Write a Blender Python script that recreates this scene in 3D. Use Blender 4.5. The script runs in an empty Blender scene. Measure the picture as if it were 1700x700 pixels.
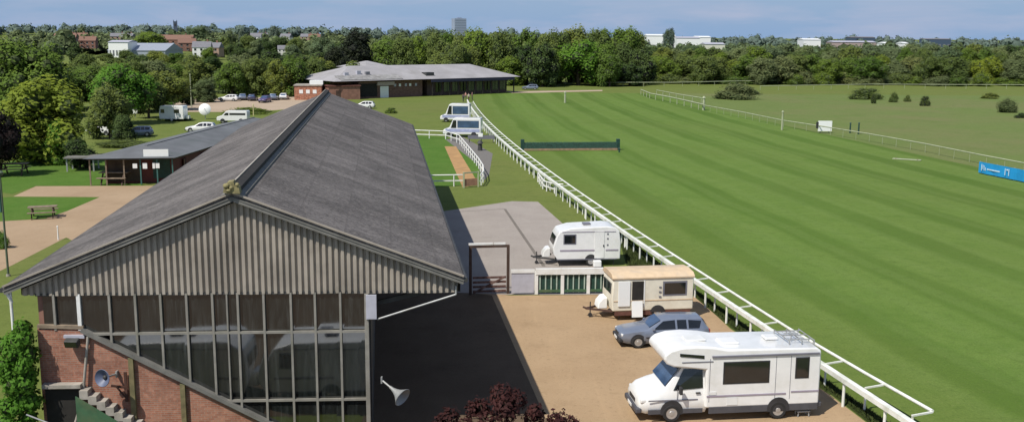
import bpy, bmesh, math, random
from mathutils import Vector, Matrix

rnd = random.Random(11)
scene = bpy.context.scene
COL = scene.collection
R = math.radians
UP = Vector((0, 0, 1))

# ------------------------------------------------------------------ camera
CAM_H, FPX = 14.3, 1650.0
CAMM = (Matrix.Translation((0, 0, CAM_H)) @ Matrix.Rotation(R(90 - 10.04), 4, 'X')
        @ Matrix.Rotation(R(0.4), 4, 'Z'))
cam = bpy.data.cameras.new('camera')
cam.sensor_width = 36
cam.lens = FPX / 1700 * 36
cam.clip_start = 0.5
cam.clip_end = 12000
camo = bpy.data.objects.new('camera', cam)
camo.matrix_world = CAMM
COL.objects.link(camo)
scene.camera = camo
CI = CAMM.inverted()


def P(u, v, z=0.0):
    """survey: point of the photograph (1700 wide) -> place in the world at height z"""
    d = CAMM.to_3x3() @ Vector(((u - 850) / FPX, (350 - v) / FPX, -1))
    t = (z - CAM_H) / d.z
    return Vector((0, 0, CAM_H)) + d * t


def proj(p):
    q = CI @ Vector(p)
    return (850 + FPX * q.x / -q.z, 350 - FPX * q.y / -q.z)


def z_at(x, y, v):
    lo, hi = -5, 90
    for _ in range(40):
        m = (lo + hi) / 2
        if proj((x, y, m))[1] > v: lo = m
        else: hi = m
    return lo


def x_at(u, y, z=5.0):
    d = CAMM.to_3x3() @ Vector(((u - 850) / FPX, (350 - 60) / FPX, -1))
    return d.x / d.y * y


def hill(x, y):
    s = min(1, max(0, (y - 420) / 1300)); s = s * s * (3 - 2 * s)
    l = min(1, max(0, (250 - x) / 500)); l = l * l * (3 - 2 * l)
    return 11 * s * l


# ------------------------------------------------------------------ materials
def new_mat(name):
    m = bpy.data.materials.new(name)
    m.use_nodes = True
    nt = m.node_tree
    return m, nt, nt.nodes, nt.links, nt.nodes['Principled BSDF']


def N(nt, t, **kw):
    n = nt.nodes.new(t)
    for k, v in kw.items():
        if k in n.inputs: n.inputs[k].default_value = v
        else: setattr(n, k, v)
    return n


def mixc(nt, fac, a, b, mode='MIX'):
    n = nt.nodes.new('ShaderNodeMix')
    n.data_type = 'RGBA'; n.blend_type = mode
    for sock, val in ((n.inputs['Factor'], fac), (n.inputs[6], a), (n.inputs[7], b)):
        if isinstance(val, bpy.types.NodeSocket): nt.links.new(val, sock)
        elif isinstance(val, (int, float)): sock.default_value = val
        else: sock.default_value = (*val[:3], 1)
    return n.outputs[2]


def ramp(nt, fac, stops):
    n = nt.nodes.new('ShaderNodeValToRGB')
    el = n.color_ramp.elements
    while len(el) < len(stops): el.new(0.5)
    for e, (p, c) in zip(el, stops):
        e.position = p
        e.color = (c, c, c, 1) if isinstance(c, (int, float)) else (*c, 1)
    nt.links.new(fac, n.inputs[0])
    return n.outputs[0]


def noise(nt, scale, detail=4, vec=None, rough=0.55, dist=0.0):
    n = N(nt, 'ShaderNodeTexNoise', Scale=scale, Detail=detail, Roughness=rough, Distortion=dist)
    if vec is not None: nt.links.new(vec, n.inputs['Vector'])
    return n.outputs['Fac']


def coords(nt, which='Object', scale=(1, 1, 1)):
    tc = nt.nodes.new('ShaderNodeTexCoord')
    mp = nt.nodes.new('ShaderNodeMapping')
    mp.inputs['Scale'].default_value = scale
    nt.links.new(tc.outputs[which], mp.inputs[0])
    return mp.outputs[0]


def mat(name, col, rough=0.7, metal=0.0, var=0.15, scale=3.0, bump=0.0, bscale=40, spec=0.5, coat=0, dirt=None, dscale=.8):
    m, nt, nd, lk, b = new_mat(name)
    vec = coords(nt)
    f = noise(nt, scale, 5, vec)
    c = mixc(nt, ramp(nt, f, [(.3, 0), (.7, 1)]), [x * (1 - var) for x in col], [min(1, x * (1 + var)) for x in col])
    if dirt:
        f2 = noise(nt, dscale, 6, vec, .65)
        c = mixc(nt, ramp(nt, f2, [(.48, 0), (.72, .8)]), c, dirt)
    lk.new(c, b.inputs['Base Color'])
    b.inputs['Roughness'].default_value = rough
    b.inputs['Metallic'].default_value = metal
    b.inputs['Specular IOR Level'].default_value = spec
    b.inputs['Coat Weight'].default_value = coat
    if bump:
        bn = N(nt, 'ShaderNodeBump', Strength=bump, Distance=0.02)
        lk.new(noise(nt, bscale, 4, vec), bn.inputs['Height'])
        lk.new(bn.outputs[0], b.inputs['Normal'])
    return m


def foliage(name, col, col2, transl=0.35, clump=.35):
    m, nt, nd, lk, b = new_mat(name)
    vec = coords(nt)
    gi = nt.nodes.new('ShaderNodeNewGeometry')
    oi = nt.nodes.new('ShaderNodeObjectInfo')
    f = noise(nt, clump, 3, vec)
    c = mixc(nt, ramp(nt, f, [(.35, 0), (.65, 1)]), col, col2)
    dark = [x * .6 for x in col]
    c = mixc(nt, ramp(nt, gi.outputs['Random Per Island'], [(0, .8), (.45, 0)]), c, dark)
    br = ramp(nt, oi.outputs['Random'], [(0, (.72, .80, .75)), (.5, (1, 1, 1)), (1, (1.3, 1.18, .9))])
    c = mixc(nt, 1.0, c, br, 'MULTIPLY')
    lk.new(c, b.inputs['Base Color'])
    at = nt.nodes.new('ShaderNodeAttribute'); at.attribute_name = 'lobe_normal'
    vt = N(nt, 'ShaderNodeVectorTransform', vector_type='NORMAL', convert_from='OBJECT', convert_to='WORLD'); lk.new(at.outputs['Vector'], vt.inputs[0])
    sc_ = N(nt, 'ShaderNodeVectorMath', operation='SCALE'); lk.new(gi.outputs['Normal'], sc_.inputs[0]); sc_.inputs['Scale'].default_value = .45
    ad = N(nt, 'ShaderNodeVectorMath', operation='ADD'); lk.new(vt.outputs[0], ad.inputs[0]); lk.new(sc_.outputs[0], ad.inputs[1])
    nm = N(nt, 'ShaderNodeVectorMath', operation='NORMALIZE'); lk.new(ad.outputs[0], nm.inputs[0])
    lk.new(nm.outputs[0], b.inputs['Normal'])
    b.inputs['Roughness'].default_value = .7
    b.inputs['Specular IOR Level'].default_value = .12
    tr = nt.nodes.new('ShaderNodeBsdfTranslucent')
    lk.new(c, tr.inputs[0])
    mx = nt.nodes.new('ShaderNodeMixShader')
    mx.inputs[0].default_value = transl
    lk.new(b.outputs[0], mx.inputs[1]); lk.new(tr.outputs[0], mx.inputs[2])
    lk.new(mx.outputs[0], nd['Material Output'].inputs[0])
    return m


M = {}
M['white'] = mat('white_paint', (.78, .78, .76), .45, var=.05, dirt=(.55, .53, .47), dscale=1.5)
M['gelcoat'] = mat('white_gelcoat', (.80, .80, .79), .28, var=.03, coat=.4, dirt=(.66, .66, .62), dscale=.9)
M['cream'] = mat('cream_panel', (.74, .70, .585), .45, var=.05, dirt=(.58, .52, .41), dscale=1.3)
M['tan_roof'] = mat('tan_roof_sheet', (.62, .47, .31), .6, var=.1, dirt=(.5, .42, .33), dscale=1.2)
M['rail'] = mat('rail_plastic', (.76, .77, .72), .55, var=.1, scale=1.2, dirt=(.42, .45, .33), dscale=1.4)
M['rail_old'] = mat('weathered_rail', (.34, .37, .24), .6, var=.12, dirt=(.22, .25, .13))
M['dark'] = mat('dark_plastic', (.03, .03, .033), .6, var=.3)
M['skirt'] = mat('grey_skirt', (.07, .07, .08), .55, var=.15)
M['tyre'] = mat('tyre_rubber', (.02, .02, .02), .85, var=.2)
M['rim'] = mat('wheel_rim', (.5, .5, .5), .35, metal=.6, var=.1)
M['glass'] = mat('dark_glass', (.012, .014, .016), .06, var=.2, spec=.9)
M['glass_blue'] = mat('blue_tint_glass', (.05, .09, .17), .06, var=.3, spec=1.0, scale=1.2)
M['silver'] = mat('silver_blue_paint', (.22, .255, .33), .3, metal=.35, var=.05, coat=.6)
M['car_white'] = mat('white_car_paint', (.75, .75, .75), .3, var=.03, coat=.6)
M['car_dark'] = mat('dark_car_paint', (.04, .04, .09), .3, var=.1, coat=.6)
M['car_purple'] = mat('purple_car_paint', (.08, .05, .15), .3, var=.1, coat=.6)
M['lamp'] = mat('lamp_lens', (.75, .76, .75), .12, var=.05, spec=.8)
M['lamp_red'] = mat('red_lens', (.35, .02, .02), .2)
M['stripe_grey'] = mat('grey_decal', (.16, .16, .19), .4, var=.1)
M['stripe_mauve'] = mat('mauve_decal', (.32, .28, .34), .4, var=.1)
M['blue_decal'] = mat('blue_decal', (.36, .39, .58), .4, var=.15)
M['concrete'] = mat('concrete_trim', (.34, .31, .27), .9, var=.2, dirt=(.16, .15, .11), dscale=1.1, bump=.3)
M['steel'] = mat('galvanised_steel', (.36, .37, .37), .5, metal=.3, var=.15, dirt=(.2, .18, .14))
M['steel_dark'] = mat('dark_painted_steel', (.045, .045, .045), .6, var=.3)
M['mullion'] = mat('weathered_mullion', (.25, .235, .205), .75, var=.2, dirt=(.12, .12, .09), dscale=1.5)
M['timber_dark'] = mat('dark_timber', (.06, .035, .025), .85, var=.3, dirt=(.13, .09, .07))
M['timber'] = mat('grey_timber', (.22, .17, .12), .85, var=.3)
M['green_paint'] = mat('green_paint', (.05, .12, .06), .6, var=.2, dirt=(.12, .14, .07))
M['green_dark'] = mat('dark_green_paint', (.012, .05, .038), .6, var=.3)
M['horn_blue'] = mat('blue_grey_horn', (.10, .12, .19), .5, var=.2)
M['lilac'] = mat('pale_lilac_panel', (.42, .42, .48), .5, var=.08)
M['pole_teal'] = mat('teal_paint', (.04, .12, .11), .6, var=.2)
M['banner_blue'] = mat('blue_banner', (.015, .28, .62), .5, var=.12, scale=.8)
M['sign_white'] = mat('sign_white', (.82, .83, .82), .4, var=.02)
M['red_wall'] = mat('dark_red_cladding', (.12, .025, .02), .7, var=.25, scale=2)
M['shed_dark'] = mat('shed_dark_interior', (.02, .018, .016), .9, var=.3)
M['sand'] = mat('sand_path', (.38, .22, .09), .95, var=.2, scale=1.0, dirt=(.28, .18, .08))
M['birch'] = mat('birch_fence', (.015, .05, .035), .9, var=.5, scale=6, bump=.6)
M['bark'] = mat('bark', (.08, .06, .04), .95, var=.3, scale=4, bump=.6, bscale=15)
M['skin'] = mat('skin', (.45, .27, .2), .6)
M['cloth_pink'] = mat('pinkish_cloth', (.35, .18, .17), .9)
M['cloth_dark'] = mat('dark_cloth', (.05, .05, .07), .9)
M['cloth_pale'] = mat('pale_cloth', (.5, .46, .4), .9)
M['hair'] = mat('dark_hair', (.04, .025, .015), .8)
M['pole_green'] = mat('green_bronze_pole', (.09, .12, .08), .6, var=.2)

# foliage tones
FO = {
    'mid':    foliage('mid_green_leaves', (0.112, 0.183, 0.034), (0.159, 0.238, 0.046)),
    'light':  foliage('light_green_leaves', (0.159, 0.220, 0.034), (0.210, 0.271, 0.044)),
    'bright': foliage('bright_green_leaves', (0.102, 0.226, 0.028), (0.152, 0.287, 0.040)),
    'olive':  foliage('olive_leaves', (0.133, 0.181, 0.050), (0.184, 0.226, 0.062)),
    'dark':   foliage('dark_green_leaves', (0.064, 0.102, 0.032), (0.091, 0.132, 0.040), .2),
    'black':  foliage('conifer_needles', (.012, .018, .013), (.022, .030, .018), .05),
    'copper': foliage('copper_leaves', (.018, .013, .013), (.035, .020, .020), .1),
    'plum':   foliage('purple_plum_leaves', (.034, .014, .017), (.058, .024, .028), .2, 1.5),
    'grey':   foliage('grey_green_leaves', (0.159, 0.195, 0.085), (0.203, 0.238, 0.105)),
    'far':    foliage('far_hazed_leaves', (0.112, 0.159, 0.082), (0.150, 0.193, 0.095), .15, .08),  # distance haze painted in as a bluer leaf colour
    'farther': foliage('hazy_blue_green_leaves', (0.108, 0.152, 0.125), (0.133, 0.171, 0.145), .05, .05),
    'scrub':  foliage('scrub_leaves', (0.146, 0.177, 0.072), (0.184, 0.207, 0.088)),
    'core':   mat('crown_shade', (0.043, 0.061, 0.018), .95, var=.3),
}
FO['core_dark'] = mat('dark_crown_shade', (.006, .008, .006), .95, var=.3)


def turf_mat(name, base, base2, stripes=None, patchy=.5, wear=(.16, .15, .05)):
    m, nt, nd, lk, b = new_mat(name)
    vec = coords(nt)
    big = noise(nt, .035, 5, vec, .6)
    med = noise(nt, .45, 5, vec, .65)
    fine = noise(nt, 9, 3, vec, .7)
    c = mixc(nt, ramp(nt, med, [(.3, 0), (.7, 1)]), base, base2)
    if stripes:
        uv = nt.nodes.new('ShaderNodeUVMap'); uv.uv_map = 'course'
        sx = nt.nodes.new('ShaderNodeSeparateXYZ'); lk.new(uv.outputs[0], sx.inputs[0])
        wob = N(nt, 'ShaderNodeMath', operation='MULTIPLY_ADD'); lk.new(noise(nt, .05, 2, vec), wob.inputs[0]); wob.inputs[1].default_value = 2.2
        lk.new(sx.outputs[0], wob.inputs[2])
        def band(width, off, lo, hi):
            cm = N(nt, 'ShaderNodeMath', operation='MULTIPLY_ADD'); lk.new(wob.outputs[0], cm.inputs[0])
            cm.inputs[1].default_value = math.pi * 2 / width; cm.inputs[2].default_value = off
            sn = N(nt, 'ShaderNodeMath', operation='SINE'); lk.new(cm.outputs[0], sn.inputs[0])
            return ramp(nt, sn.outputs[0], [(lo, 0), (hi, 1)])
        # sine is -1..1, the ramp clamps below 0: bands are uneven, as mower passes are
        s1 = band(7.3, .4, .05, .55)
        s2 = band(3.1, 1.2, .2, .8)
        mod = ramp(nt, noise(nt, .03, 3, vec), [(.3, .3), (.7, 1)])
        k1 = N(nt, 'ShaderNodeMath', operation='MULTIPLY'); lk.new(s1, k1.inputs[0]); lk.new(mod, k1.inputs[1])
        c = mixc(nt, k1.outputs[0], c, [x * y for x, y in zip(base, (.66, .74, .55))])
        k2 = N(nt, 'ShaderNodeMath', operation='MULTIPLY'); lk.new(s2, k2.inputs[0]); k2.inputs[1].default_value = .30
        c = mixc(nt, k2.outputs[0], c, [x * y for x, y in zip(base2, (1.1, 1.06, 1.3))])
        # worn, paler band along the near rail
        w = ramp(nt, sx.outputs[0], [(0, 1), (1, 0)])
        mr = N(nt, 'ShaderNodeMapRange'); lk.new(sx.outputs[0], mr.inputs[0])
        mr.inputs[1].default_value = 0; mr.inputs[2].default_value = 9; mr.inputs[3].default_value = .55; mr.inputs[4].default_value = 0
        c = mixc(nt, mr.outputs[0], c, (.125, .145, .034))
    c = mixc(nt, ramp(nt, big, [(.45, 0), (.75, patchy)]), c, wear)
    c = mixc(nt, ramp(nt, fine, [(.25, .45), (.6, 0)]), c, [x * .5 for x in base])
    c = mixc(nt, ramp(nt, noise(nt, 1.6, 6, vec, .78), [(.50, 0), (.70, .6)]), c, [x * .62 for x in base])
    c = mixc(nt, ramp(nt, noise(nt, .16, 7, vec, .7, .6), [(.52, 0), (.7, .4)]), c, [x * y for x, y in zip(base, (.62, .74, .5))])
    c = mixc(nt, ramp(nt, noise(nt, 3.3, 4, vec, .8), [(.60, 0), (.7, .45)]), c, (.19, .20, .075))
    lk.new(c, b.inputs['Base Color'])
    b.inputs['Roughness'].default_value = .95
    b.inputs['Specular IOR Level'].default_value = .1
    bn = N(nt, 'ShaderNodeBump', Strength=.5, Distance=.06)
    lk.new(noise(nt, 5, 5, vec, .7), bn.inputs['Height']); lk.new(bn.outputs[0], b.inputs['Normal'])
    return m


M['ground'] = turf_mat('field_grass', (.128, .166, .040), (.155, .190, .048), patchy=.45, wear=(.165, .155, .06))
M['turf'] = turf_mat('course_turf', (.112, .184, .036), (.134, .206, .044), stripes=True, patchy=.3, wear=(.13, .15, .045))
M['infield'] = turf_mat('infield_grass', (.130, .178, .052), (.150, .196, .060), patchy=.9, wear=(.19, .175, .085))
M['lawn'] = turf_mat('bright_lawn', (.068, .152, .020), (.095, .178, .030), patchy=.4, wear=(.13, .165, .045))
M['verge'] = turf_mat('rough_verge', (.030, .045, .012), (.052, .072, .018), patchy=.4, wear=(.07, .075, .025))
M['verge_blade'] = foliage('rough_grass_blades', (.04, .058, .015), (.065, .085, .024), .2, .8)


def ground_mat(name, a, bcol, speck, sp=.25, sc=.35, bump=.4, fine=25, tracks=0.0):
    m, nt, nd, lk, b = new_mat(name)
    vec = coords(nt)
    c = mixc(nt, ramp(nt, noise(nt, sc, 6, vec, .6), [(.3, 0), (.7, 1)]), a, bcol)
    c = mixc(nt, ramp(nt, noise(nt, fine, 3, vec, .7), [(.5, 0), (.7, sp)]), c, speck)
    c = mixc(nt, ramp(nt, noise(nt, fine * .2, 4, vec, .7), [(.25, sp), (.45, 0)]), c, [x * .55 for x in a])
    if tracks:
        tv = coords(nt, 'Object', (1.2, .14, 1))
        c = mixc(nt, ramp(nt, noise(nt, 1.3, 4, tv, .6, 1.0), [(.54, 0), (.66, tracks * .4)]), c, [min(1, x * 1.18) for x in bcol])
        c = mixc(nt, ramp(nt, noise(nt, .45, 7, vec, .72), [(.54, 0), (.75, tracks)]), c, [x * .68 for x in a])
    lk.new(c, b.inputs['Base Color'])
    b.inputs['Roughness'].default_value = .95
    b.inputs['Specular IOR Level'].default_value = .2
    bn = N(nt, 'ShaderNodeBump', Strength=bump, Distance=.03)
    lk.new(noise(nt, fine * .7, 4, vec, .7), bn.inputs['Height']); lk.new(bn.outputs[0], b.inputs['Normal'])
    return m


M['gravel'] = ground_mat('orange_gravel', (.335, .228, .130), (.395, .276, .163), (.47, .36, .25), .6, .3, tracks=.55)
M['road'] = ground_mat('tan_drive', (.315, .222, .138), (.375, .272, .175), (.42, .34, .25), .45, .2, tracks=.45)
M['pad'] = ground_mat('pinkish_concrete', (.285, .25, .225), (.335, .30, .27), (.38, .35, .32), .4, .3, .2, tracks=.35)
M['darkened_ground'] = ground_mat('darkened_yard', (.105, .071, .045), (.135, .094, .06), (.21, .16, .115), .4, .5, tracks=.5)  # dark tone painted for the stand's shade and the panes' dark reflections
M['carpark'] = ground_mat('car_park_gravel', (.36, .28, .20), (.42, .33, .25), (.5, .42, .33), .3, .1)


def brick_mat(name, c1, c2, mortar, scale=1.0):
    m, nt, nd, lk, b = new_mat(name)
    tc = nt.nodes.new('ShaderNodeUVMap'); tc.uv_map = 'metres'
    br = nt.nodes.new('ShaderNodeTexBrick')
    br.inputs['Scale'].default_value = scale
    br.inputs['Color1'].default_value = (*c1, 1); br.inputs['Color2'].default_value = (*c2, 1)
    br.inputs['Mortar'].default_value = (*mortar, 1)
    br.inputs['Brick Width'].default_value = .225; br.inputs['Row Height'].default_value = .075
    br.inputs['Mortar Size'].default_value = .008
    br.inputs['Bias'].default_value = -.1
    lk.new(tc.outputs[0], br.inputs[0])
    vec = coords(nt)
    c = mixc(nt, ramp(nt, noise(nt, .9, 6, vec, .65), [(.45, 0), (.75, .7)]), br.outputs[0], [x * .45 for x in c1])
    c = mixc(nt, ramp(nt, noise(nt, 7, 4, vec), [(.5, 0), (.8, .5)]), c, [min(1, x * 1.5) for x in c2])
    lk.new(c, b.inputs['Base Color']); b.inputs['Roughness'].default_value = .9
    return m


M['brick'] = brick_mat('red_brick', (.30, .115, .072), (.40, .185, .12), (.30, .24, .19))
M['brick_far'] = mat('orange_brick', (.25, .13, .095), .9, var=.25, scale=1.2)
M['brick_pale'] = mat('pale_brick', (.36, .25, .19), .9, var=.2, scale=1.2)
M['slate'] = mat('grey_slate', (.17, .17, .19), .8, var=.15, scale=1.0)
M['tile'] = mat('red_tile', (.20, .11, .08), .85, var=.2)
M['club_roof'] = mat('pale_grey_roof', (.32, .31, .32), .75, var=.12, scale=.25, dirt=(.25, .24, .235), dscale=.2)
M['pav_roof'] = mat('grey_felt', (.125, .132, .142), .85, var=.2, scale=.4, dirt=(.085, .10, .10), dscale=.3)


def roof_mat(name, base, lichen, dark):
    m, nt, nd, lk, b = new_mat(name)
    vec = coords(nt)
    c = mixc(nt, ramp(nt, noise(nt, .35, 6, vec, .65), [(.40, 0), (.60, 1)]), [x * .70 for x in base], [x * 1.22 for x in base])
    # streaks running down the slope
    vs = coords(nt, 'Object', (.25, 2.6, .25))
    c = mixc(nt, ramp(nt, noise(nt, 1.0, 5, vs, .6), [(.45, 0), (.75, .55)]), c, dark)
    c = mixc(nt, ramp(nt, noise(nt, 5.5, 5, vec, .75), [(.50, 0), (.70, .75)]), c, lichen)
    c = mixc(nt, ramp(nt, noise(nt, 7, 5, vec, .8), [(.50, 0), (.62, .7)]), c, [x * .6 for x in dark])
    c = mixc(nt, ramp(nt, noise(nt, 1.1, 7, vec, .7, 1.5), [(.47, 0), (.5, .5), (.53, 0)]), c, dark)
    # sheet lap joints every 1.5 m down the slope and sheet edges along it
    sp = nt.nodes.new('ShaderNodeSeparateXYZ'); lk.new(coords(nt), sp.inputs[0])
    def lines(sock, period, width):
        a = N(nt, 'ShaderNodeMath', operation='MULTIPLY'); lk.new(sock, a.inputs[0]); a.inputs[1].default_value = 1 / period
        f = N(nt, 'ShaderNodeMath', operation='FRACT'); lk.new(a.outputs[0], f.inputs[0])
        return ramp(nt, f.outputs[0], [(0, 1), (width, 0)])
    c = mixc(nt, ramp(nt, lines(sp.outputs[0], 1.55, .06), [(0, 0), (1, .4)]), c, dark)
    def cell(sock, period):
        a = N(nt, 'ShaderNodeMath', operation='MULTIPLY'); lk.new(sock, a.inputs[0]); a.inputs[1].default_value = 1 / period
        f = N(nt, 'ShaderNodeMath', operation='FLOOR'); lk.new(a.outputs[0], f.inputs[0]); return f.outputs[0]
    cb = nt.nodes.new('ShaderNodeCombineXYZ'); lk.new(cell(sp.outputs[0], 1.55), cb.inputs[0]); lk.new(cell(sp.outputs[1], 1.02), cb.inputs[1])
    wn = nt.nodes.new('ShaderNodeTexWhiteNoise'); lk.new(cb.outputs[0], wn.inputs[0])
    c = mixc(nt, 1.0, c, ramp(nt, wn.outputs['Value'], [(0, .86), (.85, 1.05), (1, 1.16)]), 'MULTIPLY')
    lk.new(c, b.inputs['Base Color'])
    b.inputs['Roughness'].default_value = .88
    b.inputs['Specular IOR Level'].default_value = .3
    w = N(nt, 'ShaderNodeTexWave', Scale=.92, wave_type='BANDS', bands_direction='Y')
    lk.new(vec, w.inputs[0])
    bn = N(nt, 'ShaderNodeBump', Strength=.35, Distance=.05)
    lk.new(w.outputs['Fac'], bn.inputs['Height'])
    bn2 = N(nt, 'ShaderNodeBump', Strength=.4, Distance=.03)
    lk.new(noise(nt, 9, 4, vec, .7), bn2.inputs['Height']); lk.new(bn.outputs[0], bn2.inputs['Normal'])
    lk.new(bn2.outputs[0], b.inputs['Normal'])
    return m


M['stand_roof'] = roof_mat('asbestos_roof', (.142, .129, .124), (.25, .228, .205), (.066, .058, .055))
M['cladding'] = mat('weathered_cladding', (.345, .305, .255), .85, var=.2, scale=1.6, dirt=(.18, .155, .125), dscale=.8)
M['verge_board'] = mat('weathered_verge_board', (.17, .165, .15), .85, var=.25, scale=4, dirt=(.07, .07, .06), dscale=2)
M['lichen'] = mat('lichened_concrete', (.24, .21, .10), .95, var=.4, scale=5)
M['ivy'] = foliage('ivy_leaves', (.09, .22, .022), (.14, .28, .04), .35, 1.2)


# ------------------------------------------------------------------ geometry helpers
class MB:
    def __init__(s): s.v, s.f, s.m, s.ln = [], [], [], {}

    def poly(s, pts, m=0):
        i = len(s.v); s.v += [Vector(p) for p in pts]
        s.f.append(list(range(i, i + len(pts)))); s.m.append(m); return s

    def box(s, c, d, m=0, rot=None):
        c = Vector(c); hx, hy, hz = d[0] / 2, d[1] / 2, d[2] / 2
        pts = [Vector((x, y, z)) for z in (-hz, hz) for x, y in ((-hx, -hy), (hx, -hy), (hx, hy), (-hx, hy))]
        if rot is not None: pts = [rot @ p for p in pts]
        return s._hexa([c + p for p in pts], m)

    def _hexa(s, p, m=0):
        i = len(s.v); s.v += [Vector(q) for q in p]
        for q in ((3, 2, 1, 0), (4, 5, 6, 7), (0, 1, 5, 4), (1, 2, 6, 5), (2, 3, 7, 6), (3, 0, 4, 7)):
            s.f.append([i + k for k in q]); s.m.append(m)
        return s

    def bar(s, a, b, w, h, m=0, up=UP):
        a, b = Vector(a), Vector(b); d = (b - a)
        if d.length < 1e-6: return s
        d.normalize()
        if abs(d.dot(up)) > .98: up = Vector((0, 1, 0))
        x = d.cross(up).normalized() * (w / 2); y = x.cross(d).normalized() * (h / 2)
        return s._hexa([a - x - y, a + x - y, b + x - y, b - x - y, a - x + y, a + x + y, b + x + y, b - x + y], m)

    def tube(s, a, b, r0, r1=None, n=8, m=0, caps=True):
        a, b = Vector(a), Vector(b); r1 = r0 if r1 is None else r1
        d = (b - a).normalized()
        x = d.orthogonal().normalized(); y = d.cross(x)
        i = len(s.v)
        for c, r in ((a, r0), (b, r1)):
            for k in range(n):
                t = 2 * math.pi * k / n; s.v.append(c + x * (r * math.cos(t)) + y * (r * math.sin(t)))
        for k in range(n):
            s.f.append([i + k, i + (k + 1) % n, i + n + (k + 1) % n, i + n + k]); s.m.append(m)
        if caps:
            s.f.append([i + k for k in range(n)][::-1]); s.m.append(m)
            s.f.append([i + n + k for k in range(n)]); s.m.append(m)
        return s

    def lathe(s, prof, c, axis, n=20, m=0, caps=True):
        """prof: list of (radius, distance along axis)"""
        c, ax = Vector(c), Vector(axis).normalized()
        x = ax.orthogonal().normalized(); y = ax.cross(x); i = len(s.v)
        for r, t in prof:
            for k in range(n):
                a = 2 * math.pi * k / n
                s.v.append(c + ax * t + x * (r * math.cos(a)) + y * (r * math.sin(a)))
        for j in range(len(prof) - 1):
            for k in range(n):
                k2 = (k + 1) % n
                s.f.append([i + j * n + k, i + j * n + k2, i + (j + 1) * n + k2, i + (j + 1) * n + k]); s.m.append(m)
        if caps:
            s.f.append([i + k for k in range(n)][::-1]); s.m.append(m)
            s.f.append([i + (len(prof) - 1) * n + k for k in range(n)]); s.m.append(m)
        return s

    def prism(s, pts, off, m=0):
        """closed outline (3-D points) extruded by the vector off"""
        off = Vector(off); n = len(pts); i = len(s.v)
        s.v += [Vector(p) for p in pts] + [Vector(p) + off for p in pts]
        s.f.append(list(range(i, i + n))[::-1]); s.m.append(m)
        s.f.append(list(range(i + n, i + 2 * n))); s.m.append(m)
        for k in range(n):
            k2 = (k + 1) % n
            s.f.append([i + k, i + k2, i + n + k2, i + n + k]); s.m.append(m)
        return s

    def loft(s, rings, m=0, caps=True):
        n = len(rings[0]); i = len(s.v)
        for r in rings: s.v += [Vector(p) for p in r]
        for j in range(len(rings) - 1):
            for k in range(n):
                k2 = (k + 1) % n
                s.f.append([i + j * n + k, i + j * n + k2, i + (j + 1) * n + k2, i + (j + 1) * n + k]); s.m.append(m)
        if caps:
            s.f.append([i + k for k in range(n)][::-1]); s.m.append(m)
            s.f.append([i + (len(rings) - 1) * n + k for k in range(n)]); s.m.append(m)
        return s

    def mesh(s, name, mats, smooth=None, inv=None, recalc=True):
        me = bpy.data.meshes.new(name)
        vs = [inv @ p for p in s.v] if inv is not None else s.v
        me.from_pydata([tuple(p) for p in vs], [], s.f)
        for q, k in zip(me.polygons, s.m): q.material_index = k
        for q in (mats if isinstance(mats, (list, tuple)) else [mats]): me.materials.append(q)
        if recalc:
            bm = bmesh.new(); bm.from_mesh(me)
            bmesh.ops.recalc_face_normals(bm, faces=bm.faces); bm.to_mesh(me); bm.free()
        if smooth:
            me.polygons.foreach_set('use_smooth', [True] * len(me.polygons))
            me.set_sharp_from_angle(angle=R(smooth))
        if s.ln:
            at = me.attributes.new('lobe_normal', 'FLOAT_VECTOR', 'POINT')
            for k, q in s.ln.items(): at.data[k].vector = q
        me.update()
        return me

    def build(s, name, mats, parent=None, smooth=None, bevel=0, world=False, segs=2, label=None):
        inv = parent.matrix_basis.inverted() if (world and parent is not None) else None
        if world and parent is not None and parent.parent is not None:
            inv = (parent.parent.matrix_basis @ parent.matrix_basis).inverted()
        me = s.mesh(name, mats, smooth, inv)
        o = bpy.data.objects.new(name, me); COL.objects.link(o)
        if parent is not None: o.parent = parent
        if bevel:
            b = o.modifiers.new('bevel', 'BEVEL'); b.width = bevel; b.segments = segs; b.limit_method = 'ANGLE'; b.angle_limit = R(38)
            if smooth: b.harden_normals = True
        if label: o['label'] = label
        return o


def thing(name, label, cat, loc=(0, 0, 0), rotz=0.0, group=None, scale=None):
    o = bpy.data.objects.new(name, None); COL.objects.link(o)
    o.empty_display_size = .3
    o.matrix_basis = Matrix.LocRotScale(Vector(loc), Matrix.Rotation(rotz, 3, 'Z'), Vector(scale) if scale else Vector((1, 1, 1)))
    o['label'] = label; o['category'] = cat
    if group: o['group'] = group
    return o


def tag(o, label, cat, group=None):
    o['label'] = label; o['category'] = cat
    if group: o['group'] = group
    return o


def struct(o):
    o['kind'] = 'structure'; return o


def dup(root, loc, rotz=None, label=None, scale=None, group=None):
    r = root.copy(); COL.objects.link(r); r.location = loc
    if rotz is not None: r.rotation_euler = (0, 0, rotz)
    if scale is not None: r.scale = scale
    if label: r['label'] = label
    if group: r['group'] = group
    for ch in list(root.children):
        c = ch.copy(); COL.objects.link(c); c.parent = r
        for g in list(ch.children):
            d = g.copy(); COL.objects.link(d); d.parent = c
    return r


def sheet(name, pts, z, m):
    """flat ground sheet from an outline, finely enough cut to shade well"""
    mb = MB(); mb.poly([(p[0], p[1], z) for p in pts])
    return struct(mb.build(name, m))


def with_uv(o, name, fn):
    uv = o.data.uv_layers.new(name=name)
    for l in o.data.loops: uv.data[l.index].uv = fn(o.data.vertices[l.vertex_index].co)


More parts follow.
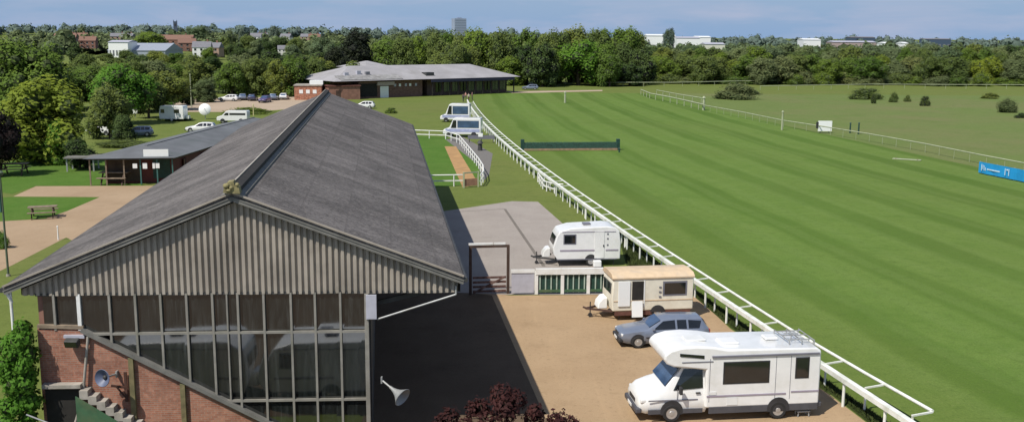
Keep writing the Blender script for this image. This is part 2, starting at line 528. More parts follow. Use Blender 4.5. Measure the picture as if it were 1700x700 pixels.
# ------------------------------------------------------------------ ground
ys = [-80, 0, 30, 60, 120, 200, 300, 420, 500, 600, 700, 850, 1000, 1200, 1400, 1600, 1800, 2200, 3000, 4500, 7000]
xs = [-5000, -2500, -1400, -900, -600, -400, -250, -120, -40, 40, 120, 250, 400, 600, 900, 1400, 2500, 5000]
mb = MB()
for j in range(len(ys) - 1):
    for i in range(len(xs) - 1):
        mb.poly([(x, y, hill(x, y)) for x, y in ((xs[i], ys[j]), (xs[i + 1], ys[j]), (xs[i + 1], ys[j + 1]), (xs[i], ys[j + 1]))])
g = mb.mesh('ground', M['ground'])
bm = bmesh.new(); bm.from_mesh(g); bmesh.ops.remove_doubles(bm, verts=bm.verts, dist=.01); bm.to_mesh(g); bm.free()
g.polygons.foreach_set('use_smooth', [True] * len(g.polygons))
go = bpy.data.objects.new('ground', g); COL.objects.link(go); struct(go)


def rail_x(y):
    """the near crowd rail: a gentle curve in plan, surveyed from the photograph"""
    return 11.56 - .19 * (y - 45) + .00037 * (y - 45) ** 2


# the course: a band whose UVs run across and along it
mb = MB(); yy = [24 + 4 * k for k in range(58)]
offs = [0, 4, 9, 16, 24, 33, 42, 51]


def far_w(y): return 51 - .028 * (y - 112)


for j in range(len(yy) - 1):
    for i in range(len(offs) - 1):
        q = [(yy[j], offs[i]), (yy[j], offs[i + 1]), (yy[j + 1], offs[i + 1]), (yy[j + 1], offs[i])]
        mb.poly([(rail_x(y) + .7 + o_ * far_w(y) / 51, y, .008) for y, o_ in q])
co = struct(mb.build('racecourse_turf', M['turf']))
with_uv(co, 'course', lambda c: (c.x - rail_x(c.y), c.y))
# paler infield beyond the far rail
mb = MB()
for j in range(len(yy) - 1):
    mb.poly([(rail_x(yy[j]) + .8 + far_w(yy[j]), yy[j], .006), (230, yy[j], .006), (230, yy[j + 1], .006), (rail_x(yy[j + 1]) + .8 + far_w(yy[j + 1]), yy[j + 1], .006)])
struct(mb.build('infield_grass', M['infield']))


def px(*uv): return [P(u, v) for u, v in uv]


# stand frame: gable plane and long axis
GL, GR = P(30, 490, 5.6), P(767, 484, 5.6)
ex = (GR - GL); ex.z = 0; GW = ex.length; ex.normalize()
nrm = Vector((ex.y, -ex.x, 0))                 # towards the viewer
ax = (P(768, 371) - P(880, 631)); ax.z = 0; ax.normalize()


def G(u, v):
    d = CAMM.to_3x3() @ Vector(((u - 850) / FPX, (350 - v) / FPX, -1))
    o = Vector((0, 0, CAM_H)); t = (GL - o).dot(nrm) / d.dot(nrm); p = o + d * t
    return (p - GL).dot(ex), p.z


def W(s, z, d=0.0, along=0.0):
    p = GL + ex * s + nrm * d + ax * along
    return Vector((p.x, p.y, z))


# gravel yard, dark strip painting the stand's shade on it, concrete apron, drives
sh_near = P(880, 631); sh0 = sh_near - ax * 16
asp_l = W(1.0, 0, 3, -6)
yard = [W(12.0, 0, 9), W(12.0, 0, -24), P(846, 490), P(1000, 489), P(1000, 470), P(1130, 470), P(1165, 500), P(1212, 545), P(1290, 598), P(1378, 655), P(1444, 705), P(1560, 790)]
sheet('gravel_yard', yard, .004, M['gravel'])
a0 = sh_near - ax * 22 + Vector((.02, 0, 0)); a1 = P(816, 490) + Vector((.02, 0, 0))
sheet('stand_shade_strip', [W(11.5, 0, 14), a0, a1, W(11.5, 0, 0, 24)], .012, M['darkened_ground'])  # roof's cast shade painted as darker ground up to its shadow edge
sheet('unseen_dark_forecourt', [(-60, 6), (0.5, 6), a0 - Vector((0, 1, 0)), W(11.4, 0, 3), W(-3, 0, 3), (-60, 34)], .009, M['darkened_ground'])  # unseen ground, added dark so the upper panes reflect black
pad = [W(12.2, 0, 0, 22), P(845, 489), P(1010, 489), P(1000, 440), P(950, 385), P(893, 335), P(850, 334), P(735, 351), W(12.2, 0, 0, 46)]
sheet('concrete_apron', pad, .016, M['pad'])
mbj = MB()
def strip(mb, p, q, w, z):
    d = (q - p).normalized(); n = Vector((-d.y, d.x, 0)) * (w / 2)
    mb.poly([(p + n).to_tuple()[:2] + (z,), (q + n).to_tuple()[:2] + (z,), (q - n).to_tuple()[:2] + (z,), (p - n).to_tuple()[:2] + (z,)])
strip(mbj, P(838, 347), P(903, 442), .22, .020)
strip(mbj, P(753, 352), P(838, 347), .12, .021)
struct(mbj.build('apron_joint', mat('joint_dirt', (.16, .14, .12), .95)))

drive = px((-80, 372), (75, 363), (112, 350), (165, 327), (22, 326), (60, 309), (300, 308), (330, 330), (160, 420), (110, 394), (20, 440), (-90, 492))
sheet('drive', drive, .005, M['road'])
sheet('lawn', px((-60, 330), (20, 327), (165, 327.4), (112, 350), (75, 362.5), (-60, 371)), .006, M['lawn'])
sheet('upper_lawn', px((-60, 310), (20, 322), (60, 308.6), (240, 308), (200, 262), (40, 262), (-60, 290)), .007, M['lawn'])
sheet('car_park', px((280, 170), (330, 164), (495, 160), (560, 166), (520, 178), (420, 186), (300, 186)), .005, M['carpark'])
sheet('clubhouse_path', px((840, 152), (1000, 149.5), (1000, 151.5), (850, 155)), .012, M['carpark'])
# parade ring
ring = px((690, 225), (742, 227), (795, 272), (800, 305), (715, 312))
sheet('ring_lawn', ring, .008, M['lawn'])
sheet('sand_walk', px((738, 243), (757, 243), (795, 306), (768, 311)), .014, M['sand'])
sheet('ring_path', px((740, 232), (765, 225), (818, 255), (812, 290), (803, 300), (792, 272)), .010, mat('grey_tarmac', (.15, .14, .13), .95))
vg = px((1022, 380), (1040, 440), (1085, 470), (1150, 490), (1212, 543), (1290, 596), (1378, 653), (1444, 703), (1560, 788))
verge_pts = [(rail_x(p.y), p.y) for p in vg]
sheet('rough_verge', [(p.x, p.y) for p in vg] + [(x + .9, y) for x, y in verge_pts[::-1]], .013, M['verge'])
# tall rough grass on the verge: nobody could count it
mb = MB()
r2 = random.Random(5)
L_ = [(p.x, p.y) for p in vg]
def lerp_edge(y):
    for (x0, y0), (x1, y1) in zip(L_, L_[1:]):
        if min(y0, y1) <= y <= max(y0, y1):
            t = (y - y0) / (y1 - y0 + 1e-9); return x0 + (x1 - x0) * t
    return None
cnt = 0
while cnt < 15000:
    y = r2.uniform(31, 70); xl = lerp_edge(y)
    if xl is None: continue
    x = r2.uniform(xl + .15, rail_x(y) + .75)
    h = r2.uniform(.12, .42) * (1.0 if x < rail_x(y) - .3 else .5); a = r2.uniform(0, 6.28); w = r2.uniform(.03, .07)
    dx, dy = math.cos(a) * w, math.sin(a) * w; lx, ly = r2.uniform(-.15, .15), r2.uniform(-.15, .15)
    for k_ in range(3): mb.ln[len(mb.v) + k_] = UP
    mb.poly([(x - dx, y - dy, .01), (x + dx, y + dy, .01), (x + lx, y + ly, h)])
    cnt += 1
vo = bpy.data.objects.new('rough_grass', mb.mesh('rough_grass', M['verge_blade'], recalc=False)); COL.objects.link(vo)
vo['kind'] = 'stuff'; tag(vo, 'dark rough grass growing between the gravel yard and the white rails', 'grass')


# ------------------------------------------------------------------ foliage
def leaf_cloud(mb, lobes, n, leaf, rr, m=0, flat=.35):
    tot = sum(l[3] ** 2 for l in lobes)
    for cx, cy, cz, lr, sq in lobes:
        k = max(8, int(n * lr ** 2 / tot))
        for _ in range(k):
            z = rr.uniform(-.75, 1); t = rr.uniform(0, 2 * math.pi); q = math.sqrt(max(0, 1 - z * z))
            d = Vector((q * math.cos(t), q * math.sin(t), z))
            rad = lr * (rr.uniform(.72, 1.08) if rr.random() < .85 else rr.uniform(1.0, 1.28))
            c = Vector((cx, cy, cz)) + Vector((d.x * rad, d.y * rad, d.z * rad * sq))
            nn = (d + Vector((rr.uniform(-1, 1), rr.uniform(-1, 1), rr.uniform(-.6, 1.0))) * .75).normalized()
            x = nn.orthogonal().normalized(); y = nn.cross(x); a = rr.uniform(0, 6.28)
            x, y = x * math.cos(a) + y * math.sin(a), y * math.cos(a) - x * math.sin(a)
            s = leaf * rr.uniform(.55, 1.25)
            for k_ in range(4): mb.ln[len(mb.v) + k_] = (d + Vector((0, -.0, .5))).normalized()
            mb.poly([c - x * s * .5, c + y * s * .32, c + x * s * .6, c - y * s * .32], m)


def blob(mb, c, r, sq, rr, m=0, seg=7, rings=5):
    i = len(mb.v)
    for k_ in range((rings + 1) * seg):
        p_, t_ = math.pi * (k_ // seg) / rings, 2 * math.pi * (k_ % seg) / seg
        mb.ln[i + k_] = Vector((math.sin(p_) * math.cos(t_), math.sin(p_) * math.sin(t_), math.cos(p_) + .2))
    for j in range(rings + 1):
        ph = math.pi * j / rings
        for k in range(seg):
            t = 2 * math.pi * k / seg; q = r * rr.uniform(.8, 1.08)
            mb.v.append(Vector((c[0] + q * math.sin(ph) * math.cos(t), c[1] + q * math.sin(ph) * math.sin(t), c[2] + q * sq * math.cos(ph))))
    for j in range(rings):
        for k in range(seg):
            k2 = (k + 1) % seg
            mb.f.append([i + j * seg + k, i + (j + 1) * seg + k, i + (j + 1) * seg + k2, i + j * seg + k2]); mb.m.append(m)


SHAPES = {}


def crown_shape(kind, seed, nleaf):
    """vertices of a crown for a tree 10 m tall and about 8 m wide"""
    key = (kind, seed)
    if key in SHAPES: return SHAPES[key]
    rr = random.Random(seed * 31 + hash(kind) % 1 + len(kind) * 7)
    lobes = []
    if kind == 'round':
        cz, rx, rz, nl, lr = 5.4, 2.9, 3.4, 34, (.8, 1.5)
    elif kind == 'tall':
        cz, rx, rz, nl, lr = 5.0, 2.2, 4.2, 36, (.7, 1.3)
    elif kind == 'broad':
        cz, rx, rz, nl, lr = 4.8, 3.3, 3.9, 40, (.8, 1.5)
    elif kind == 'conifer':
        cz, rx, rz, nl, lr = 5.3, 2.7, 4.0, 30, (.9, 1.5)
    elif kind == 'bush':
        cz, rx, rz, nl, lr = 4.4, 3.0, 4.4, 26, (1.1, 2.0)
    elif kind == 'low':                     # full to the ground
        cz, rx, rz, nl, lr = 4.3, 3.0, 4.7, 44, (.8, 1.5)
    for k in range(nl):
        z = rr.uniform(-.9, 1); t = k * 2.399 + rr.uniform(-.4, .4); q = math.sqrt(1 - z * z)
        s = rr.uniform(.55, 1.0) if k > 4 else rr.uniform(.1, .5)
        taper = 1.0
        if kind == 'conifer': taper = 1.1 - .5 * (z * .5 + .5)
        if kind == 'tall': taper = 1.05 - .25 * (z * .5 + .5)
        r_ = rr.uniform(*lr) * (1 if kind != 'conifer' else (1.25 - .5 * (z * .5 + .5)))
        if kind == 'low': taper = 1.18 - .42 * (z * .5 + .5)
        zz = cz + rz * z * s
        if kind == 'bush': z = abs(z) ** 1.3; q = math.sqrt(1 - z * z); zz = .6 + 5.6 * z * (.6 + .4 * s); s = max(s, .35)
        if kind == 'bush': zz = max(r_ * .5, zz)
        lobes.append((rx * q * math.cos(t) * s * taper, rx * q * math.sin(t) * s * taper, max(zz, r_ * .6), r_, rr.uniform(1.0, 1.4)))
    mb = MB()
    leaf_cloud(mb, lobes, nleaf, .40, rr, 0)
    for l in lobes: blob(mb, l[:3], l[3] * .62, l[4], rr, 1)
    SHAPES[key] = mb
    return mb


PROTO = {}


def crown_mesh(kind, seed, tone, nleaf):
    key = (kind, seed, tone)
    if key not in PROTO:
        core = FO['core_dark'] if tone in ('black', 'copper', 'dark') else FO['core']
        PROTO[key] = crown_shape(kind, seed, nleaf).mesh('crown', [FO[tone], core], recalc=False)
    return PROTO[key]


TRUNK = {}


def trunk_mesh(kind):
    if kind not in TRUNK:
        rr = random.Random(3); mb = MB()
        mb.tube((0, 0, -.3), (.1, 0, 2.2), .32, .22, 9); mb.tube((.1, 0, 2.2), (0, .1, 6.0), .22, .10, 8)
        for k in range(5):
            t = k * 1.3; z = 2.0 + .55 * k
            mb.tube((.08, 0, z), (1.7 * math.cos(t), 1.7 * math.sin(t), z + 1.5), .12, .04, 6)
        TRUNK[kind] = mb.mesh('trunk', M['bark'], 60)
    return TRUNK[kind]


def tree(x, y, h, w, kind, tone, label, name='tree', group=None, cat='tree', seed=None, nleaf=6500, z=None, trunk=True):
    sd = seed if seed is not None else rnd.randint(1, 4)
    zz = hill(x, y) if z is None else z
    t = thing(name, label, cat, (x, y, zz), rnd.uniform(0, 6.28), group, (w / 8, w / 8, h / 10))
    c = bpy.data.objects.new('crown', crown_mesh(kind, sd, tone, nleaf)); COL.objects.link(c); c.parent = t
    if trunk:
        k = bpy.data.objects.new('trunk', trunk_mesh('a')); COL.objects.link(k); k.parent = t
    return t


def bush(x, y, h, w, tone, label, group=None, name='bush', cat='bush', seed=1, depth=None):
    o = bpy.data.objects.new(name, crown_mesh('bush', seed, tone, 3500)); COL.objects.link(o)
    o.matrix_basis = Matrix.LocRotScale(Vector((x, y, hill(x, y))), Matrix.Rotation(rnd.uniform(0, 6.28) if depth is None else 0, 3, 'Z'), Vector((w / 8.6, (depth or w) / 8.6, h / 8.6)))
    return tag(o, label, cat, group)


def tree_px(u, vb, vt, wpx, kind, tone, label, **kw):
    p = P(u, vb)
    h = z_at(p.x, p.y, vt); w = wpx / FPX * p.y
    return tree(p.x, p.y, h, w, kind, tone, label, **kw)


def tree_d(u, y, vt, w, kind, tone, label, **kw):
    x = x_at(u, y); h = z_at(x, y, vt) - hill(x, y)
    return tree(x, y, max(h, 3), w, kind, tone, label, **kw)


# trees one can tell apart on the left
tree_px(82, 268, 122, 175, 'low', 'light', 'large pale yellow-green tree in front of the wood, nearest big tree on the left', nleaf=9000, seed=2)
tree_px(2, 292, 178, 80, 'broad', 'copper', 'almost black copper-leaved tree at the left edge of the photo', nleaf=7000, seed=1)
tree_px(105, 272, 196, 72, 'low', 'bright', 'small bright green tree in front of the large pale yellow-green tree', seed=3)
tree_px(133, 279, 226, 60, 'low', 'dark', 'dark green shrubby tree beside the left end of the low pavilion', seed=1)
tree_px(52, 196, 50, 130, 'broad', 'mid', 'tall mid-green tree rising above the skyline at the far left', seed=4)
tree_px(212, 206, 96, 112, 'round', 'bright', 'rounded bright green tree left of the tall thin pole', seed=2)
tree_px(247, 196, 120, 60, 'broad', 'dark', 'dark tree under the rounded bright green tree', seed=3)
tree_px(184, 230, 135, 84, 'low', 'olive', 'olive tree right of the large pale yellow-green tree', seed=4)
tree_px(207, 243, 188, 46, 'low', 'dark', 'dark small tree directly behind the pavilion roof', seed=2)
tree_px(285, 176, 136, 42, 'low', 'bright', 'small bright green tree behind the boxy white caravan', seed=1)
tree_px(340, 170, 130, 46, 'low', 'grey', 'grey-green small tree behind the round white dish', seed=2)
tree_px(310, 174, 146, 34, 'low', 'dark', 'dark small tree at the foot of the tall thin pole', seed=3)
tree_px(592, 134, 50, 98, 'conifer', 'black', 'very dark conifer behind the left end of the clubhouse', nleaf=7000, seed=1)
tree_px(560, 138, 74, 60, 'conifer', 'black', 'second dark conifer, lower, left of the very dark conifer', seed=2)
tree_px(490, 160, 88, 64, 'low', 'mid', 'mid-green tree between the car park and the red brick wing', seed=1)
tree_px(465, 160, 96, 56, 'low', 'olive', 'olive tree directly behind the parked cars, right-hand side', seed=3)
tree_px(425, 158, 92, 60, 'low', 'olive', 'olive tree directly behind the parked cars, middle', seed=2)
tree_px(385, 159, 98, 58, 'low', 'mid', 'mid-green tree directly behind the parked cars, left-hand side', seed=4)
tree_px(528, 150, 92, 50, 'low', 'olive', 'olive tree behind the red brick wing of the clubhouse', seed=4)
# behind the clubhouse and beside the course
tree_px(960, 142, 60, 96, 'broad', 'bright', 'big leafy bright green tree standing forward of the dark wood at the course edge', nleaf=8000, seed=3)
tree_px(770, 140, 79, 56, 'round', 'bright', 'bright green round tree right behind the clubhouse roof ridge', seed=1)
tree_px(846, 142, 92, 58, 'low', 'mid', 'mid-green tree at the right end of the clubhouse', seed=2)
tree_px(1012, 144, 84, 52, 'low', 'mid', 'lower mid-green tree right of the big leafy bright green tree', seed=4)
tree_px(900, 144, 96, 50, 'low', 'olive', 'low olive tree left of the big leafy bright green tree', seed=1)
tree_px(1045, 143, 104, 56, 'low', 'dark', 'dark low tree at the right end of the tall wood', seed=3)

ORD = ['first', 'second', 'third', 'fourth', 'fifth', 'sixth', 'seventh', 'eighth', 'ninth', 'tenth', 'eleventh', 'twelfth',
       'thirteenth', 'fourteenth', 'fifteenth', 'sixteenth', 'seventeenth', 'eighteenth', 'nineteenth', 'twentieth',
       'twenty-first', 'twenty-second', 'twenty-third', 'twenty-fourth', 'twenty-fifth', 'twenty-sixth']
TONEWORD = {'mid': 'mid-green', 'olive': 'olive', 'light': 'pale green', 'bright': 'bright green', 'dark': 'dark green', 'grey': 'grey-green', 'black': 'blackish', 'far': 'hazy bluish green'}


def row(u0, u1, y, n, vt, w, tones, kinds, where, group, jit=.35, nleaf=6000):
    for k in range(n):
        u = u0 + (u1 - u0) * (k + .5) / n + rnd.uniform(-jit, jit) * (u1 - u0) / n
        yy_ = y * rnd.uniform(.95, 1.05)
        v = vt(u) if callable(vt) else vt
        v += rnd.uniform(-5, 6)
        tn = rnd.choice(tones)
        tree_d(u, yy_, v, w * rnd.uniform(.85, 1.2), rnd.choice(kinds), tn,
               '%s tree, %s from the left in %s' % (TONEWORD[tn], ORD[k], where), group=group, nleaf=nleaf)


row(-30, 300, 185, 7, lambda u: 108, 10, ['mid', 'olive', 'dark', 'mid'], ['low', 'broad'], 'the nearest left wood row', 'wood on the left, nearest row')
row(110, 590, 245, 12, lambda u: 100, 10.5, ['olive', 'mid', 'olive', 'grey'], ['low', 'low', 'tall'], 'the second left wood row', 'wood on the left, second row')
row(-30, 560, 320, 13, lambda u: 90 if 170 < u < 270 or 310 < u < 355 else 82, 11, ['olive', 'mid', 'dark', 'olive', 'grey'], ['low', 'tall', 'round'], 'the third left wood row', 'wood on the left, third row')
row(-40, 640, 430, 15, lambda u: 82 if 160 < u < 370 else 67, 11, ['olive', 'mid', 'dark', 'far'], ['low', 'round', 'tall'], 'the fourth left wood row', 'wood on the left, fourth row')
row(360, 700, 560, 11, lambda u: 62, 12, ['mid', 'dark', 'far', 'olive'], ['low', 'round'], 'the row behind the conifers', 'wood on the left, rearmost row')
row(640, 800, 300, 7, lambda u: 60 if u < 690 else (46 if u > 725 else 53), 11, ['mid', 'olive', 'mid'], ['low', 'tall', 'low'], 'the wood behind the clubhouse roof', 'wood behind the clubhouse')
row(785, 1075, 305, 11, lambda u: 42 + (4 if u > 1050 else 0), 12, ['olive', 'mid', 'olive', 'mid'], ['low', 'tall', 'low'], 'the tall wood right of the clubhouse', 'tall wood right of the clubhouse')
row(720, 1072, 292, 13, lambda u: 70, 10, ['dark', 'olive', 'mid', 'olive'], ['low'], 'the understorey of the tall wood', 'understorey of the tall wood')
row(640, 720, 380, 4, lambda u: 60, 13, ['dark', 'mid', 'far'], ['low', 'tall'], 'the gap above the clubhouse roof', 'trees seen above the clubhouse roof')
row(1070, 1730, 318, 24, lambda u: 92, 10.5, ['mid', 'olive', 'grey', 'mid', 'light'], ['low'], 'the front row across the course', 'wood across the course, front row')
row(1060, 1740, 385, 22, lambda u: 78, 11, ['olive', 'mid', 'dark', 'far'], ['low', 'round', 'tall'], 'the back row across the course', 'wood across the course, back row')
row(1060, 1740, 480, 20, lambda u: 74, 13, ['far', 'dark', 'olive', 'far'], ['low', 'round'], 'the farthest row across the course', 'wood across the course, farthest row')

for k in range(30):
    u = 1064 + 23 * k + rnd.uniform(-8, 8); y_ = 306 + rnd.uniform(-5, 5); x_ = x_at(u, y_)
    bush(x_, y_, rnd.uniform(2.6, 5.0), rnd.uniform(7, 10), rnd.choice(['olive', 'mid', 'grey', 'mid']), 'low thicket %s at the foot of the wood across the course' % ('first from the left' if k == 0 else '%s from the left' % (ORD + ['twenty-seventh', 'twenty-eighth', 'twenty-ninth', 'thirtieth'])[k]), 'thicket along the foot of the wood', name='thicket', seed=1 + k % 4)
# named skyline trees
tree_d(1110, 760, 43, 12, 'round', 'farther', 'lone dark tree sticking up above the white industrial sheds')
tree_d(328, 800, 41, 24, 'round', 'far', 'round green tree on the skyline right of the church tower')
tree_d(455, 820, 41, 13, 'tall', 'farther', 'narrow dark tree standing up on the left skyline')
tree_d(402, 820, 46, 9, 'tall', 'farther', 'small dark pointed tree on the skyline left of the narrow tree')
tree_d(245, 620, 50, 26, 'round', 'mid', 'round green tree on the skyline above the grey warehouse roof')
tree_d(720, 640, 42, 16, 'round', 'far', 'rounded tree left of the grey tower block')

# bushes on the infield
def bush_px(u, vb, vt, wpx, tone, label, group=None, seed=1, ratio=.6):
    p = P(u, vb); w = wpx / FPX * p.y
    h = z_at(p.x, p.y, vt)
    return bush(p.x, p.y, h, w, tone, label, group, seed=seed, depth=w * ratio)


bush_px(1226, 165, 134, 96, 'scrub', 'large grey-green bush on the infield beside the bend of the far rail', seed=2)
bush_px(1436, 165, 141, 66, 'olive', 'wide olive bush, largest of the right-hand infield clump', 'right-hand infield bushes', 1)
bush_px(1450, 172, 152, 12, 'dark', 'thin dark bush under the wide olive bush', 'right-hand infield bushes', 3)
bush_px(1484, 170, 150, 20, 'olive', 'rounded bush just right of the wide olive bush', 'right-hand infield bushes', 2)
bush_px(1506, 169, 153, 14, 'olive', 'small pale bush between two rounder bushes on the infield', 'right-hand infield bushes', 4)
bush_px(1535, 176, 155, 21, 'dark', 'dark rounded bush at the right end of the infield clump', 'right-hand infield bushes', 1)
bush_px(1672, 187, 158, 44, 'scrub', 'grey-green bush at the right edge of the infield', None, 3)
bush_px(1645, 164, 152, 38, 'olive', 'flat olive bush behind the grey-green bush at the right edge', None, 2)
bush_px(1695, 196, 184, 26, 'dark', 'low dark bush touching the right edge of the photo', None, 4)
bush_px(1640, 140, 130, 30, 'mid', 'low bush in front of the far right wood', None, 4)
bush_px(2, 412, 378, 42, 'bright', 'bright green shrub at the left edge beside the drive', None, 2)
# hedges
bush_px(415, 190, 176, 110, 'light', 'clipped yellow-green hedge in front of the car park', None, 2, .12)
bush_px(210, 246, 228, 130, 'olive', 'low hedge behind the pavilion on the left', None, 3, .12)
bush_px(290, 200, 188, 70, 'mid', 'hedge beneath the boxy white caravan', None, 1, .1)
bush_px(649, 188, 176, 24, 'mid', 'clipped round shrub on the grass behind the big stand roof', None, 1, 1)

# far-off woods that read as one mass
def woodland(name, label, y0, y1, u0, u1, n, h0, h1, tone, seed, leaf=2.4):
    rr = random.Random(seed); mb = MB()
    for _ in range(n):
        y = rr.uniform(y0, y1); x = x_at(rr.uniform(u0, u1), y); h = rr.uniform(h0, h1); z = hill(x, y)
        if rr.random() < .12: h *= 1.35
        w = h * rr.uniform(.4, .8)
        lob = [(x + rr.uniform(-w, w) * .5, y, z + h * .35, w, .8), (x + rr.uniform(-w, w) * .5, y, z + h * .66, w * .62, .9)]
        leaf_cloud(mb, lob, 70, leaf, rr)
        for l in lob: blob(mb, l[:3], l[3] * .8, l[4], rr, 1, 6, 4)
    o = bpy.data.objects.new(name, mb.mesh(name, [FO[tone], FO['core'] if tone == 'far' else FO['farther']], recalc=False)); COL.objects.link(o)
    o['kind'] = 'stuff'
    return tag(o, label, 'woodland')


woodland('distant_woodland', 'hazy bluish distant woodland filling the town skyline on the left', 620, 1050, -60, 800, 200, 7, 12, 'far', 1)
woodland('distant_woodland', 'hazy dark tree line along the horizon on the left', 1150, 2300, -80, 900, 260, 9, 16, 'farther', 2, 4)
woodland('distant_woodland', 'hazy bluish distant woodland beyond the course on the right', 560, 1000, 1040, 1760, 200, 6, 9, 'far', 3)
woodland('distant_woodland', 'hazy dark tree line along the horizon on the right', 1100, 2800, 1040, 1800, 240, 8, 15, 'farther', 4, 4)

# ------------------------------------------------------------------ the big stand
root = thing('grandstand', 'big weathered grandstand with grey pitched roof, ribbed gable and glazed end', 'grandstand', (GL.x, GL.y, 0), math.atan2(ax.y, ax.x) - math.pi / 2)
LEN = 58.0
sL, _ = G(13, 480); sR, _ = G(770, 463)
zE = 5.98
zER = 6.22
sA, zA = G(389, 318)
FR = .34                                # roof verge stands proud of the cladding


def roof_slope(s_e, z_e, name):
    mb = MB(); th = .10
    nseg = 10
    a0, a1 = W(s_e, z_e, FR), W(sA, zA, FR)
    mb.prism([a0, a1, a1 - UP * th, a0 - UP * th], ax * (LEN + FR))
    o = mb.build(name, M['stand_roof'], root, world=True)
    return o


rl = roof_slope(sL, zE, 'roof_slope'); rr_ = roof_slope(sR, zER, 'roof_slope')
# ridge: pale capping with a raised black strip painting its shadow line
mb = MB()
c0 = W(sA, zA, FR + .05); c1 = c0 + ax * (LEN + .05 + FR)
ridx = Vector((ax.y, -ax.x, 0))
for sgn, e in ((-1, (W(sL, zE) - W(sA, zA))), (1, (W(sR, zER) - W(sA, zA)))):
    d = e.normalized() * .42
    mb.prism([c0 + UP * .12, c0 + d + UP * .06, c0 + d, c0 + UP * .0], c1 - c0)
mb.build('ridge_cap', M['verge_board'], root, world=True)
mb = MB()
mb.prism([c0 - ridx * .02 + UP * .1, c0 + ridx * .24 + UP * .02, c0 + ridx * .24 + UP * .16, c0 - ridx * .02 + UP * .24], c1 - c0)
mb.build('ridge_shadow_line', M['shed_dark'], root, world=True)
mb = MB()
mb.prism([c0 - ridx * .16 + UP * .1, c0 - ridx * .03 + UP * .1, c0 - ridx * .03 + UP * .28, c0 - ridx * .16 + UP * .2], c1 - c0)
mb.build('ridge_tile', M['concrete'], root, world=True)
mb = MB()
cc = c0 + UP * .2
rr3 = random.Random(2)
mb.prism([cc + ridx * x_ + UP * z_ - ax * .12 for x_, z_ in ((-.26, -.16), (.28, -.2), (.25, .02), (.12, .08), (.08, .22), (-.1, .2), (-.22, .06))], ax * .42)
for k_ in range(5): blob(mb, cc + ridx * rr3.uniform(-.22, .22) + UP * rr3.uniform(-.1, .12) - ax * .1, rr3.uniform(.08, .13), .8, rr3)
mb.build('ridge_finial', M['lichen'], root, smooth=80, world=True)
# verge boards: a rolled edge on top, a board below with dark scallops where the ribs end
for s_e, z_e in ((sL, zE), (sR, zER)):
    mb = MB(); mb.bar(W(s_e, z_e + .02, FR + .02), W(sA, zA + .02, FR + .02), .07, .06)
    mb.build('verge_edge', M['cladding'], root, world=True)
    mb = MB(); mb.bar(W(s_e, z_e - .06, FR - .03), W(sA, zA - .06, FR - .03), .05, .12)
    mb.build('verge_shadow_gap', M['steel_dark'], root, world=True)
    mb = MB(); mb.bar(W(s_e, z_e - .20, FR - .02), W(sA, zA - .20, FR - .02), .06, .15)
    mb.bar(W(s_e, z_e - .14, FR + .01), W(sA, zA - .14, FR + .01), .05, .035)
    mb.build('verge_board', M['verge_board'], root, world=True)
# ribbed gable cladding: a trapezoid profile cut to the slope
mb = MB()
def z_top(s):
    return (zE + (zA - zE) * (s - sL) / (sA - sL) if s < sA else zER + (zA - zER) * (sR - s) / (sR - sA)) - .35
pit = .207; s = sL + .45; sE = sR - .12; zb = 5.6
prof = []
while s < sE:
    prof += [(s, 0.0), (s + .055, 0.0), (s + .085, .085), (s + .177, .085)]
    s += pit
prof = [p for p in prof if p[0] < sE]
for (s0, d0), (s1, d1) in zip(prof, prof[1:]):
    sag = .012 * math.sin(s0 * 3.1)
    mb.poly([W(s0, zb + sag, d0), W(s1, zb + sag, d1), W(s1, max(zb + .05, z_top(s1)), d1), W(s0, max(zb + .05, z_top(s0)), d0)])
mb.build('gable_cladding', M['cladding'], root, world=True)
mb = MB(); mb.poly([W(sL + .4, zb, -.06), W(sE, zb, -.06), W(sE, z_top(sE) + .25, -.06), W(sA, zA - .12, -.06), W(sL + .4, z_top(sL + .4) + .25, -.06)])
mb.build('gable_backing', M['shed_dark'], root, world=True)
# gutters along the eaves
for s_e, sg, z_e in ((sL, -1, zE), (sR, 1, zER)):
    mb = MB(); p = W(s_e, z_e - .12, FR) + ex * .06 * sg
    mb.tube(p, p + ax * (LEN + FR), .085, n=8)
    mb.build('gutter', M['steel_dark'], root, smooth=60, world=True)
# the walls
sP, _ = G(609, 520)                     # right-hand post of the glazed screen
s0g, _ = G(60, 500)
mb = MB()
mb.prism([W(s0g, 0, -.12), W(s0g, 5.75, -.12), W(s0g + .2, 5.75, -.12), W(s0g + .2, 0, -.12)], ax * (LEN - .6))
mb.build('back_wall', M['brick_far'], root, world=True)
mb = MB()
mb.prism([W(sP - .1, 0, -.3), W(sP - .1, 5.75, -.3), W(sP + .1, 5.75, -.3), W(sP + .1, 0, -.3)], ax * (LEN - 1))
mb.build('front_screen', M['steel_dark'], root, world=True)
mb = MB()
e0 = W(s0g, 0, -.12, LEN - .5); e1 = W(sP, 0, -.12, LEN - .5)
mb.prism([e0, e1, e1 + UP * 5.7, W(sA, zA - .3, 0, LEN - .5), e0 + UP * 5.7], ax * .2)
mb.build('far_wall', M['cladding'], root, world=True)
# canopy trusses out to the right
for k in range(0, 10):
    mb = MB(); q = ax * (k * 6.2 + .4)
    mb.bar(W(sP, 5.0, -.2) + q, W(sR - .1, 5.75, -.2) + q, .12, .16)
    mb.build('canopy_bracket', M['steel_dark'], root, world=True)

